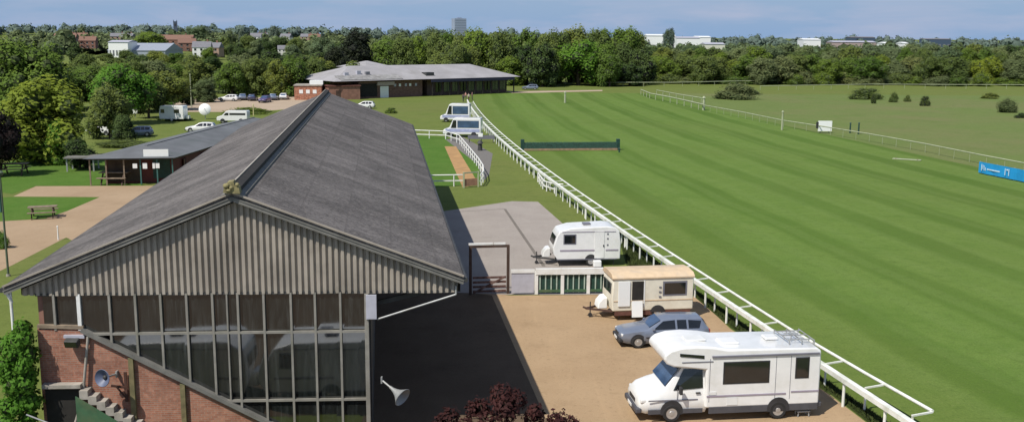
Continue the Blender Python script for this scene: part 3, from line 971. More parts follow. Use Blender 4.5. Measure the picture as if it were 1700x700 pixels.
# glazed screen: three tiers of panes; mullions and rails each their own piece
zT1 = G(380, 551)[1]; zT2 = G(520, 662)[1]; zG0 = zb + .02
glz = MB()
mull_u = [90, 182, 225, 267, 310, 353, 395, 438, 483, 523, 565]
ms = [G(u, 500)[0] for u in mull_u]
cop = [G(63, 545), G(140, 547), G(452, 703)]                  # coping line of the raking brick wall
slope = (cop[2][1] - cop[1][1]) / (cop[2][0] - cop[1][0])
def z_cop(s):
    return cop[1][1] + (0 if s < cop[1][0] else slope * (s - cop[1][0]))
edges = [s0g + .2] + ms[:1] + [G(131, 500)[0]] + ms[1:] + [sP - .08]
levels = [zG0, zT1, zT2, zT2 - 2.3, 0.05]
jr = random.Random(9)
for s0, s1 in zip(edges, edges[1:]):
    for zt, zl in zip(levels, levels[1:]):
        if zt < max(z_cop(s0), .0): continue
        j = [jr.uniform(-.012, .012) for _ in range(4)]
        glz.poly([W(s0, zl, -.03 + j[0]), W(s1, zl, -.03 + j[1]), W(s1, zt, -.03 + j[2]), W(s0, zt, -.03 + j[3])])
def pane_mat():
    m, nt, nd, lk, b = new_mat('grimy_glass')
    vec = coords(nt, 'Object', (5.0, 1.0, .9))
    st_ = noise(nt, .8, 5, vec, .7, 1.2)
    c = mixc(nt, ramp(nt, st_, [(.45, 0), (.75, 1)]), (.009, .012, .0115), (.036, .042, .041))
    gi = nt.nodes.new('ShaderNodeNewGeometry')
    c = mixc(nt, ramp(nt, gi.outputs['Random Per Island'], [(0, .0), (1, .85)]), c, (.012, .013, .012))
    dv = nt.nodes.new('ShaderNodeTexCoord'); dm = nt.nodes.new('ShaderNodeMapping'); dm.inputs['Rotation'].default_value = (0, R(-35), 0); dm.inputs['Scale'].default_value = (9, 1, .5)
    lk.new(dv.outputs['Object'], dm.inputs[0])
    c = mixc(nt, ramp(nt, noise(nt, 1.0, 5, dm.outputs[0], .7), [(.55, 0), (.72, .8)]), c, (.048, .055, .054))
    lk.new(c, b.inputs['Base Color'])
    lk.new(ramp(nt, st_, [(.3, .025), (.8, .09)]), b.inputs['Roughness'])
    b.inputs['IOR'].default_value = 2.3
    return m


M['pane'] = pane_mat()
gz = glz.build('glazing', M['pane'], root, world=True)
for s_, lab, wd, mt in [(x, None, .075, 'mullion') for x in ms] + [(G(131, 500)[0], 'white', .12, 'white'), (G(377, 500)[0], 'pipe', .05, 'mullion')]:
    zlo = max(z_cop(s_) - .02, .05) if s_ > cop[1][0] else z_cop(s_)
    m_ = MB(); m_.bar(W(s_, zG0 + .02, .03), W(s_, zlo, .03), wd, .09, up=nrm)
    o = m_.build('mullion', M[mt], gz, world=False)
    o.data.transform(root.matrix_basis.inverted())
    if lab == 'white': o['label'] = 'white painted mullion, thicker than the others'
def sub(mbx, name, m, par, **kw):
    o = mbx.build(name, m, par, **kw); o.data.transform(root.matrix_basis.inverted()); return o
for zt, u0 in ((zT1, 141), (zT2, 372), (zT2 - 2.3, 600)):
    sa = max(G(u0, 553)[0], cop[1][0] + .02)
    if zt == zT2: sa = cop[1][0] + (zt - cop[1][1]) / slope
    if zt < zT2 - 1: sa = cop[1][0] + (zt - cop[1][1]) / slope
    if sa > sP - .3: continue
    m_ = MB(); m_.bar(W(sa, zt, .035), W(sP - .05, zt, .035), .07, .085)
    sub(m_, 'transom', M['mullion'], gz)
m_ = MB(); m_.bar(W(s0g, zG0 + .0, .0), W(sR - .3, zG0 + .0, .0), .1, .08); sub(m_, 'head_rail', M['steel_dark'], gz)
m_ = MB(); m_.bar(W(s0g, cop[0][1] + .1, .03), W(cop[1][0], cop[1][1] + .1, .03), .12, .12); sub(m_, 'sill', M['timber'], gz)
# right-hand post with its pale lilac head panel
mb = MB(); mb.bar(W(sP + .0, zb - .02, .04), W(sP + .0, 0, .04), .14, .16, up=nrm); mb.build('corner_post', M['mullion'], root, world=True, bevel=.01)
mb = MB(); mb.box((0, 0, 0), (.36, .06, .86)); o = mb.build('post_panel', M['lilac'], root, bevel=.01); sp, zp = G(617, 507)
o.matrix_basis = root.matrix_basis.inverted() @ Matrix.LocRotScale(W(sp, zp, .16), Matrix.Rotation(math.atan2(ex.y, ex.x), 3, 'Z'), Vector((1, 1, 1)))
mb = MB(); a = W(*G(627, 528), .1); b = W(*G(757, 487), .1)
mb.tube(a, b, .035, n=8); mb.tube(b, b + UP * .3, .035, n=8); mb.build('downpipe', M['steel'], root, smooth=60, world=True)
mb = MB(); mb.tube(W(G(22, 505)[0], 5.8, .15), W(G(22, 505)[0], 3.2, .15), .05, n=8); mb.tube(W(G(14, 485)[0], 5.85, .25), W(G(24, 510)[0], 5.4, .15), .05, n=8)
mb.build('downpipe', M['white'], root, smooth=60, world=True, label='white downpipe at the left eaves')
# raking brick wall with coping, piers, stair
mb = MB()
sb0 = G(63, 550)[0]
zend = .0; s_end = cop[1][0] + (zend - cop[1][1]) / slope
outline = [W(sb0, 0, .05), W(sb0, cop[0][1], .05), W(cop[1][0], cop[1][1], .05), W(s_end, zend + .02, .05)]
mb.prism(outline, -nrm * .24)
bw = mb.build('brick_wall', M['brick'], root, world=True)
inv = root.matrix_basis
with_uv(bw, 'metres', lambda c: ((inv @ c - GL).dot(ex), (inv @ c).z))
m_ = MB(); m_.bar(W(cop[1][0] - .05, cop[1][1] + .03, .06), W(s_end, .04, .06), .3, .12, up=UP)
sub(m_, 'coping', M['verge_board'], bw)
m_ = MB(); m_.bar(W(cop[1][0], cop[1][1] - .07, .10), W(s_end, -.06, .10), .05, .06, up=UP)
sub(m_, 'coping_flashing', M['green_dark'], bw)
for u, mt in ((222, 'green'), (305, 'green')):
    s_ = G(u, 640)[0]
    m_ = MB(); m_.bar(W(s_, z_cop(s_) - .1, .12), W(s_, 0, .12), .17, .12, up=nrm); sub(m_, 'pier', mat('mossy_pier', (.17, .14, .07), .95, var=.35, dirt=(.10, .12, .05)), bw, bevel=.01)
m_ = MB(); m_.tube(W(*G(149, 552), .14), W(*G(141, 655), .2), .05, n=8); m_.tube(W(*G(141, 655), .2), W(*G(128, 705), .3), .05, n=8)
sub(m_, 'soil_pipe', M['concrete'], bw, smooth=60)
# ledge, dark doorway and green stair stringers low on the left
a = G(76, 636); b = G(140, 636)
mb = MB(); mb.box((0, 0, 0), (b[0] - a[0], .3, .14)); o = mb.build('door_lintel', M['concrete'], root, bevel=.01)
def on_gable(o, s_, z_, d): o.matrix_basis = root.matrix_basis.inverted() @ Matrix.LocRotScale(W(s_, z_, d), Matrix.Rotation(math.atan2(ex.y, ex.x), 3, 'Z'), Vector((1, 1, 1)))
on_gable(o, (a[0] + b[0]) / 2, a[1], .22)
mb = MB(); zt = G(76, 645)[1]; mb.box((0, 0, 0), (b[0] - a[0] - .1, .04, zt)); o = mb.build('doorway', M['shed_dark'], root); on_gable(o, (a[0] + b[0]) / 2 - .05, zt / 2, .085)
# stair descending to the right in front of the brick wall
mb = MB(); t0 = G(140, 640); t1 = G(268, 720)
n_st = 9
for k in range(n_st):
    f0, f1 = k / n_st, (k + 1) / n_st
    s_a, s_b = t0[0] + (t1[0] - t0[0]) * f0, t0[0] + (t1[0] - t0[0]) * f1
    zz = t0[1] + (t1[1] - t0[1]) * f0
    mb.prism([W(s_a, zz - .3, .08), W(s_a, zz, .08), W(s_b, zz, .08), W(s_b, zz - .3, .08)], nrm * .42)
st = mb.build('stair', M['concrete'], root, world=True)
m_ = MB(); m_.prism([W(t0[0] - .1, t0[1] - .16, .53), W(t0[0] - .1, t0[1] - 2.2, .53), W(t1[0], 0.02, .53), W(t1[0], t1[1] - .16, .53)], nrm * .06)
sub(m_, 'stringer', M['green_paint'], st)
m_ = MB(); m_.tube(W(t0[0] - 1.5, t0[1] - .55, 1.15), W(t0[0] - .6, t0[1] - .95, 1.15), .03, n=8); m_.tube(W(t0[0] - .6, t0[1] - .95, 1.15), W(t0[0] - .6, t0[1] - 1.9, 1.15), .025, n=6)
sub(m_, 'handrail', M['steel'], st, smooth=60)

# things fixed to the stand
def horn(label, base, out, tilt, L=.62, r=.30, m='steel', name='horn_loudspeaker'):
    t = thing(name, label, 'loudspeaker', base)
    d = Vector(out).normalized()
    mb = MB(); n = 24
    mb.lathe([(.05, .0), (.06, .18 * L), (.09, .38 * L), (.14, .58 * L), (.21, .80 * L), (r * .92, .95 * L), (r, L), (r * .96, L + .015), (r * .85, .93 * L), (.12, .55 * L), (.05, .4 * L)], d * .42, d, n, caps=False)
    mb.build('horn', M[m], t, smooth=50)
    mb = MB(); mb.lathe([(.0, .30 * L), (.07, .34 * L), (.08, .6 * L), (.05, .72 * L), (0, .74 * L)], d * .42, d, 14, caps=False); mb.build('driver', M['steel_dark'], t, smooth=60)
    mb = MB(); mb.tube((0, 0, 0), d * .46, .035, n=8); mb.box((0, 0, 0), (.05, .14, .22)); mb.build('bracket', M['steel'], t, smooth=50)
    return t


p = W(*G(634, 628), .12)
horn('grey horn loudspeaker on an arm at the right corner post of the stand', p, (.78, -.55, -.42), 0, .62, .34)
p = W(*G(196, 618), .12); horn('dark blue-grey round horn loudspeaker on the brick wall above the stair', p, (-.30, -.93, .12), 0, .3, .30, 'horn_blue')
t = thing('floodlight', 'small dark floodlight under the left end of the glazed screen', 'floodlight', W(*G(126, 560), .1))
mb = MB(); mb.box((0, -.22, -.08), (.46, .24, .26), rot=Matrix.Rotation(R(20), 3, 'X')); mb.build('housing', M['steel_dark'], t, bevel=.03)
mb = MB(); mb.box((0, -.35, -.10), (.40, .02, .2), rot=Matrix.Rotation(R(20), 3, 'X')); mb.build('lens', M['glass'], t)
mb = MB(); mb.bar((0, 0, 0), (0, -.2, -.02), .06, .06); mb.box((0, .0, .08), (.7, .14, .10)); mb.build('bracket', M['lilac'], t)
t = thing('wall_bracket', 'rusty brown bracket on the brick wall right of the round loudspeaker', 'bracket', W(*G(207, 640), .10))
mb = MB(); mb.bar((.1, -.05, .55), (.1, -.05, -.5), .09, .06); mb.bar((.1, -.05, .0), (-.35, -.2, .12), .07, .07); mb.bar((.1, -.05, -.4), (-.2, -.15, .08), .05, .05); mb.build('arm', mat('rust', (.07, .03, .02), .9, var=.3), t)

# climbing ivy at the left corner
mb = MB(); rr4 = random.Random(8); lob = []
for k in range(60):
    u = 44 + rr4.uniform(-26, 18); v = rr4.uniform(532, 790)
    s_, z_ = G(u, v); w_ = W(s_, max(z_, .3), .3 + rr4.uniform(0, .35)); lob.append((w_.x, w_.y, w_.z, rr4.uniform(.2, .36), 1.1))
leaf_cloud(mb, lob, 8000, .17, rr4)
for l in lob: blob(mb, l[:3], l[3] * .8, 1.1, rr4, 1)
iv = bpy.data.objects.new('ivy', mb.mesh('ivy', [M['ivy'], FO['core']], recalc=False)); COL.objects.link(iv); tag(iv, 'bright green ivy column climbing the left corner of the stand', 'ivy')

# purple plum tree in the foreground
p = Vector((-.3, 28.5, -.42))
t = thing('plum_tree', 'dark purple-leaved shrub in the foreground in front of the gravel yard', 'shrub', p)
mb = MB(); rr5 = random.Random(21); lob = []
for k in range(44):
    x = rr5.gauss(0, 1.3); y = rr5.gauss(0, .8); top = 3.95 - .42 * abs(x) ** 1.15
    if abs(x) > 2.4: continue
    lob.append((x, y, rr5.uniform(1.6, 1.0 + top * .74), rr5.uniform(.22, .42), 1.1))
for k in range(9):
    x = rr5.uniform(-1.9, 1.95); lob.append((x, rr5.uniform(-.4, .4), 3.85 - .30 * abs(x) + rr5.uniform(-.2, .2), .17, 1.6))
leaf_cloud(mb, lob, 9000, .13, rr5)
mb.build('crown', FO['plum'], t)
mb = MB(); mb.tube((0, 0, 0), (0, 0, 1.3), .1, .07)
for l in lob[::2]: mb.tube((0, 0, 1.2), (l[0], l[1], l[2] + l[3] * .9), .035, .008, 5)
mb.build('trunk', M['bark'], t)


# ------------------------------------------------------------------ vehicles
WHEELS = {}


def wheel_meshes(r, w):
    k = (r, w)
    if k not in WHEELS:
        mb = MB(); mb.lathe([(r * .62, -w / 2), (r * .9, -w / 2), (r, -w * .3), (r, w * .3), (r * .9, w / 2), (r * .62, w / 2)], (0, 0, 0), (0, 1, 0), 24, caps=False)
        ty = mb.mesh('tyre', M['tyre'], 40)
        mb = MB(); mb.lathe([(r * .64, w * .46), (r * .60, w * .36), (r * .34, w * .40), (r * .26, w * .52), (0.01, w * .54)], (0, 0, 0), (0, 1, 0), 24, caps=True)
        mb.lathe([(r * .64, -w * .46), (r * .60, -w * .36), (r * .34, -w * .40), (r * .26, -w * .52), (0.01, -w * .54)], (0, 0, 0), (0, 1, 0), 24, caps=True)
        for a in range(6):
            t_ = a * math.pi / 3
            for sg in (1, -1): mb.tube((r * .47 * math.cos(t_), sg * w * .385, r * .47 * math.sin(t_)), (r * .47 * math.cos(t_), sg * w * .40, r * .47 * math.sin(t_)), r * .065, n=8, m=1)
        ri = mb.mesh('rim', [M['rim'], M['dark']], 40)
        WHEELS[k] = (ty, ri)
    return WHEELS[k]


def add_wheel(t, x, y, r, w=.19):
    ty, ri = wheel_meshes(r, w)
    o = bpy.data.objects.new('wheel', ty); COL.objects.link(o); o.parent = t; o.location = (x, y, r)
    q = bpy.data.objects.new('rim', ri); COL.objects.link(q); q.parent = o


def disc(t, x, y, z, r, m, name='wheel_arch', sg=1, zclip=None):
    mb = MB(); n = 20
    pts = [(x + r * math.cos(2 * math.pi * k / n), y, max(z + r * math.sin(2 * math.pi * k / n), zclip if zclip is not None else -9)) for k in range(n)]
    mb.prism(pts, (0, .012 * sg, 0)); mb.build(name, m, t)


def side_window(t, pts, y, m='glass', frame=.045, name='window', fm='dark'):
    """pts in (x, z); frame plate with a smaller pane standing proud on it"""
    sg = 1 if y > 0 else -1
    cx = sum(p[0] for p in pts) / len(pts); cz = sum(p[1] for p in pts) / len(pts)
    fr = [(cx + (x - cx) * (1 + frame / abs(x - cx + 1e-6) * (1 if abs(x - cx) > .01 else 0)), y, cz + (z - cz) * (1 + frame / max(abs(z - cz), .01))) for x, z in pts]
    mb = MB(); mb.prism(fr, (0, sg * .012, 0)); o = mb.build(name, M[fm], t)
    mb = MB(); mb.prism([(x, y + sg * .013, z) for x, z in pts], (0, sg * .012, 0)); mb.build('pane', M[m], o)
    return o


def car_rings(stations):
    rings = []
    for x, zb, w, zbelt, wr, zr in stations:
        half = [(0, zb), (w * .86, zb), (w, zb + .18), (w * 1.0, (zb + zbelt) / 2 + .06), (w * .965, zbelt), (wr, zr - .05), (wr * .82, zr - .008), (0, zr)]
        rings.append([(x, y, z) for y, z in half] + [(x, -y, z) for y, z in half[::-1][1:-1]])
    return rings


def car(name, label, loc, rotz, paint, group=None, wagon=False, detail=True):
    t = thing(name, label, 'car', loc, rotz, group)
    st = [(2.14, .40, .60, .60, .50, .63), (2.05, .26, .74, .68, .66, .73), (1.75, .19, .82, .75, .72, .80), (1.2, .18, .845, .82, .76, .90), (.86, .18, .85, .86, .74, .95),
          (.12, .18, .855, .90, .58, 1.36), (-.15, .18, .855, .90, .585, 1.41), (-1.0, .18, .855, .91, .585, 1.42)]
    st += [(-1.75, .2, .84, .91, .57, 1.38), (-2.02, .24, .80, .88, .58, .98), (-2.14, .36, .72, .80, .56, .84)] if not wagon else \
          [(-1.85, .2, .84, .91, .57, 1.38), (-2.1, .24, .80, .88, .60, 1.0), (-2.2, .36, .74, .80, .58, .84)]
    rg = car_rings(st)
    MB().loft(rg).build('body', paint, t, smooth=38, bevel=.0)

    def pane(q, name='window', inset=.1, off=.012):
        q = [Vector(p) for p in q]; c = sum(q, Vector()) / len(q)
        n = (q[1] - q[0]).cross(q[-1] - q[0]).normalized()
        if n.dot(c - Vector((-.4, 0, .6))) < 0: n = -n
        mb = MB(); mb.prism([c + (p - c) * (1 - inset) + n * off for p in q], n * .006); mb.build(name, M['glass'] if name == 'window' else M['glass_blue'], t)
    cow, rf, rm, rb, tl, ta = rg[4], rg[5], rg[6], rg[7], rg[8], rg[9]
    n_ = len(cow)
    mir = lambda r, k: r[n_ - k]
    pane([Vector(cow[5]).lerp(Vector(rf[5]), .12), Vector(cow[5]).lerp(Vector(rf[5]), .92), Vector(mir(cow, 5)).lerp(Vector(mir(rf, 5)), .92), Vector(mir(cow, 5)).lerp(Vector(mir(rf, 5)), .12)], 'windscreen', .06, .055)
    pane([Vector(tl[5]).lerp(Vector(ta[5]), .1), Vector(tl[5]).lerp(Vector(ta[5]), .9), Vector(mir(tl, 5)).lerp(Vector(mir(ta, 5)), .9), Vector(mir(tl, 5)).lerp(Vector(mir(ta, 5)), .1)], 'rear_window', .08, .05)
    for sg in (0, 1):
        g4 = (lambda r: r[4]) if sg == 0 else (lambda r: mir(r, 4))
        g5 = (lambda r: r[5]) if sg == 0 else (lambda r: mir(r, 5))
        def L(a, b, f): return Vector(a).lerp(Vector(b), f)
        bx = lambda x: L(g4(cow), g4(rb), (cow[0][0] - x) / (cow[0][0] - rb[0][0]))
        a = L(g4(cow), g4(rf), .25); pane([a, L(g4(rf), g5(rf), .92), L(L(g4(rm), g4(rb), .38), L(g5(rm), g5(rb), .38), .93), L(g4(rm), g4(rb), .38)], 'window', .07)
        pane([L(g4(rm), g4(rb), .44), L(L(g4(rm), g4(rb), .44), L(g5(rm), g5(rb), .44), .93), L(g4(rb), g5(rb), .92), g4(rb)], 'window', .07)
        pane([L(g4(rb), g4(tl), .07), L(L(g4(rb), g4(tl), .07), L(g5(rb), g5(tl), .07), .92), L(g4(tl), g5(tl), .86), L(g4(tl), g4(rb), .18)], 'window', .1)
        y = -1 if sg else 1
        for x in (1.32, -1.28):
            disc(t, x, y * .835, .33, .37, M['dark'], sg=y, zclip=.17)
            add_wheel(t, x, y * .78, .30)
        if detail:
            MB().box((.62, y * .92, .95), (.12, .16, .1)).build('mirror', paint, t, bevel=.03)
            MB().box((1.98, y * .56, .63), (.22, .34, .13)).build('headlight', M['lamp'], t, bevel=.04)
            MB().box((-2.08, y * .62, .74), (.14, .22, .2)).build('tail_light', M['lamp_red'], t, bevel=.03)
            for x in (.0, -.85): MB().box((x - .12, y * .862, .80), (.2, .02, .035)).build('door_handle', M['dark'], t)
            MB().box((-.05, y * .868, .52), (2.0, .02, .06)).build('rubbing_strip', M['dark'], t)
    MB().box((2.10, 0, .36), (.22, 1.45, .20)).build('bumper', M['dark'], t, bevel=.05)
    MB().box((-2.12, 0, .42), (.18, 1.45, .22)).build('bumper', M['dark'], t, bevel=.05)
    if detail:
        MB().box((2.13, 0, .60), (.06, .55, .1)).build('grille', M['dark'], t)
        MB().box((2.215, 0, .38), (.02, .5, .11)).build('number_plate', M['sign_white'], t)
    return t


pc = P(1060, 578); pr = P(1148, 575)
pr = Vector((pc.x + 2.55, pc.y + .3, 0))
hd = math.atan2(pc.y - pr.y, pc.x - pr.x)
mid = (pc + pr) / 2 + Vector((math.sin(hd), -math.cos(hd), 0)) * -.8 * (1 if True else 1)
nside = Vector((-math.sin(hd), math.cos(hd), 0))
if nside.y < 0: nside = -nside
ctr = (pc + pr) / 2 + nside * .84
car('parked_car', 'silver-blue hatchback parked between the cream caravan and the motorhome', ctr + Vector((.02, 0, .018)), hd, M['silver']).scale = (1, .98, .94)


def motorhome():
    p0, p1 = P(1110, 701), P(1290, 693)
    h = math.atan2(p0.y - p1.y, p0.x - p1.x)
    ns = Vector((-math.sin(h), math.cos(h), 0))
    if ns.y < 0: ns = -ns
    c = (p0 + p1) / 2 + ns * 1.02
    f = Vector((math.cos(h), math.sin(h), 0))
    c = c - f * .22
    t = thing('motorhome', 'large white coachbuilt motorhome with dark windows parked nearest on the gravel', 'motorhome', c + UP * .018, h)
    body = [(-3.5, .52), (1.0, .52), (1.0, 2.02), (1.75, 2.12), (2.25, 2.18), (2.52, 2.30), (2.64, 2.48), (2.60, 2.66), (2.40, 2.82), (2.0, 2.93), (1.4, 2.96), (.7, 2.90), (.2, 2.80), (-3.3, 2.76), (-3.5, 2.62)]
    mb = MB(); mb.prism([(x, -1.13, z) for x, z in body], (0, 2.26, 0))
    mb.build('body', M['gelcoat'], t, smooth=45, bevel=.09, segs=4)
    st = [(3.50, .50, .74, .76, .62, .80), (3.44, .36, .84, .84, .74, .92), (3.2, .3, .93, .98, .80, 1.12), (2.75, .3, .97, 1.12, .86, 1.26), (2.50, .3, .98, 1.18, .88, 1.32), (1.78, .3, .99, 1.24, .78, 2.16), (1.5, .3, 1.0, 1.24, .80, 2.2), (.92, .3, 1.02, 1.26, .84, 2.2)]
    rg = car_rings(st)
    MB().loft(rg).build('cab', M['gelcoat'], t, smooth=40)
    n_ = len(rg[0]); mir = lambda r, k: Vector(r[n_ - k]); V = lambda r, k: Vector(r[k])

    def pane(q, name, m, off=.014, inset=.05):
        c_ = sum(q, Vector()) / len(q); n = (q[1] - q[0]).cross(q[-1] - q[0]).normalized()
        if n.dot(c_ - Vector((1.4, 0, .9))) < 0: n = -n
        mb = MB(); mb.prism([c_ + (p - c_) * (1 - inset) + n * off for p in q], n * .01); return mb.build(name, m, t)
    a, b = rg[4], rg[5]
    pane([V(a, 5).lerp(V(b, 5), .06), V(a, 5).lerp(V(b, 5), .9), mir(a, 5).lerp(mir(b, 5), .9), mir(a, 5).lerp(mir(b, 5), .06)], 'windscreen', M['glass_blue'], .08, .03)
    for y in (1, -1):
        k4 = (lambda r: V(r, 4)) if y > 0 else (lambda r: mir(r, 4)); k5 = (lambda r: V(r, 5)) if y > 0 else (lambda r: mir(r, 5))
        pane([k4(rg[4]).lerp(k4(rg[5]), .38), k4(rg[5]).lerp(k5(rg[5]), .93).lerp(k4(rg[4]).lerp(k4(rg[5]), .38), .04), k4(rg[7]).lerp(k5(rg[7]), .88) + Vector((.12, 0, 0)), k4(rg[7]) + Vector((.12, 0, .02))], 'door_window', M['glass'])
        MB().box((1.98, y * 1.22, 1.30), (.12, .20, .30)).build('wing_mirror', M['dark'], t, bevel=.04)
        MB().box((3.26, y * .80, .82), (.34, .22, .17)).build('headlight', M['lamp'], t, bevel=.05)
        # habitation windows, vents and stripes
        yy_ = 1.131 * y
        side_window(t, [(-1.42, 1.50), (.30, 1.50), (.30, 2.28), (-1.42, 2.28)], yy_)
        side_window(t, [(-2.98, 1.62), (-2.52, 1.62), (-2.52, 2.36), (-2.98, 2.36)], yy_)
        side_window(t, [(1.12, 2.50), (2.02, 2.60), (2.02, 2.69), (1.12, 2.60)], yy_, frame=.02)
        MB().box((-1.3, y * 1.15, 2.54), (4.2, .06, .075)).build('awning_rail', M['stripe_grey'], t, bevel=.01)
        MB().box((1.35, y * 1.137, 2.36), (1.2, .02, .035)).build('trim_strip', M['stripe_grey'], t)
        MB().box((-.6, y * 1.139, 1.00), (3.1, .02, .06)).build('side_stripe', M['stripe_mauve'], t)
        MB().box((-2.9, y * 1.139, 1.06), (1.1, .02, .06)).build('side_stripe', M['stripe_mauve'], t)
        MB().box((-1.3, y * 1.115, .44), (4.3, .04, .26)).build('skirt', M['skirt'], t, bevel=.01)
        MB().box((2.1, y * 1.0, .42), (2.1, .06, .18)).build('cab_skirt', M['skirt'], t, bevel=.01)
        MB().box((2.2, y * 1.01, .86), (1.9, .02, .045)).build('rubbing_strip', M['stripe_grey'], t)
        MB().box((1.25, y * 1.03, 1.12), (.18, .03, .05)).build('door_handle', M['dark'], t)
        MB().box((.72, y * 1.137, 1.12), (.28, .02, .12)).build('fridge_vent', M['lamp'], t)
        for x in (2.25, -1.88):
            disc(t, x, y * (1.02 if x > 0 else 1.137), .42, .44, M['dark'], sg=y, zclip=.30)
            add_wheel(t, x, y * (.94 if x > 0 else 1.04), .345, .22)
        MB().box((-3.50, y * .95, .95), (.05, .16, .34)).build('tail_light', M['lamp_red'], t, bevel=.01)
    side_window(t, [], 0) if False else None
    for x in (.86, -.62 - 1.1, -2.3):
        for y in (1, -1): MB().box((x, y * 1.1315, 1.62), (.018, .008, 1.7)).build('panel_seam', M['stripe_grey'], t)
    for y in (1, -1):
        MB().box((2.05, y * 1.012, .98), (.02, .012, .62)).build('door_seam', M['stripe_grey'], t)
        MB().box((-.05, y * 1.139, .78), (.42, .01, .30)).build('locker_door', M['lamp'], t)
    MB().box((3.48, 0, .44), (.24, 1.78, .22)).build('bumper', M['skirt'], t, bevel=.06)
    MB().box((-3.55, 0, .46), (.2, 2.1, .2)).build('bumper', M['skirt'], t, bevel=.04)
    MB().box((3.485, 0, .70), (.06, .8, .16)).build('grille', M['dark'], t, bevel=.01)
    MB().box((3.61, 0, .46), (.02, .52, .11)).build('number_plate', M['sign_white'], t)
    MB().box((-3.52, 0, 2.0), (.03, 1.5, .6)).build('rear_window', M['glass'], t)
    for x, y, w, d, h_ in ((-.1, .2, .7, .7, .09), (-1.9, -.1, .5, .5, .10), (1.2, .1, .8, .6, .06)):
        MB().box((x, y, 2.79 + h_ / 2 + (.14 if x > 1 else 0)), (w, d, h_)).build('roof_vent', M['gelcoat'], t, bevel=.03)
    mb = MB()
    for y in (-.55, .0, .55): mb.tube((-3.35, y, 2.92), (-2.35, y, 2.92), .022, n=6)
    for x in (-3.35, -2.85, -2.35):
        mb.tube((x, -.75, 2.92), (x, .75, 2.92), .022, n=6)
        for y in (-.75, .75): mb.tube((x, y, 2.74), (x, y, 2.92), .018, n=6)
    mb.build('roof_rack', M['steel'], t, smooth=60)
    mb = MB(); mb.tube((-2.6, .3, 2.78), (-2.6, .3, 3.1), .02, n=6); mb.tube((-2.9, .3, 3.1), (-2.3, .3, 3.1), .015, n=6)
    for k in range(5): mb.tube((-2.9 + .15 * k, .1, 3.1), (-2.9 + .15 * k, .5, 3.1), .01, n=5)
    mb.build('aerial', M['steel'], t)
    mb = MB()
    for y in (-.3, .1): mb.tube((-3.62, y, .7), (-3.60, y, 2.7), .02, n=6)
    for k in range(7): mb.tube((-3.61, -.3, .85 + .28 * k), (-3.61, .1, .85 + .28 * k), .015, n=6)
    mb.build('rear_ladder', M['steel'], t)
    return t, c, f, ns


mh, mc, mf, mn = motorhome()
p = P(1331, 689)
t = thing('step_block', 'low grey step block on the gravel by the rear wheel of the motorhome', 'step', p + UP * .018, mh.rotation_euler.z)
MB().box((0, 0, .20), (.52, .34, .05)).build('tread', M['steel'], t, bevel=.01)
mb = MB()
for x in (-.2, .2):
    for y in (-.12, .12): mb.bar((x * 1.1, y * 1.1, 0), (x, y, .18), .04, .04)
mb.build('frame', M['steel'], t)


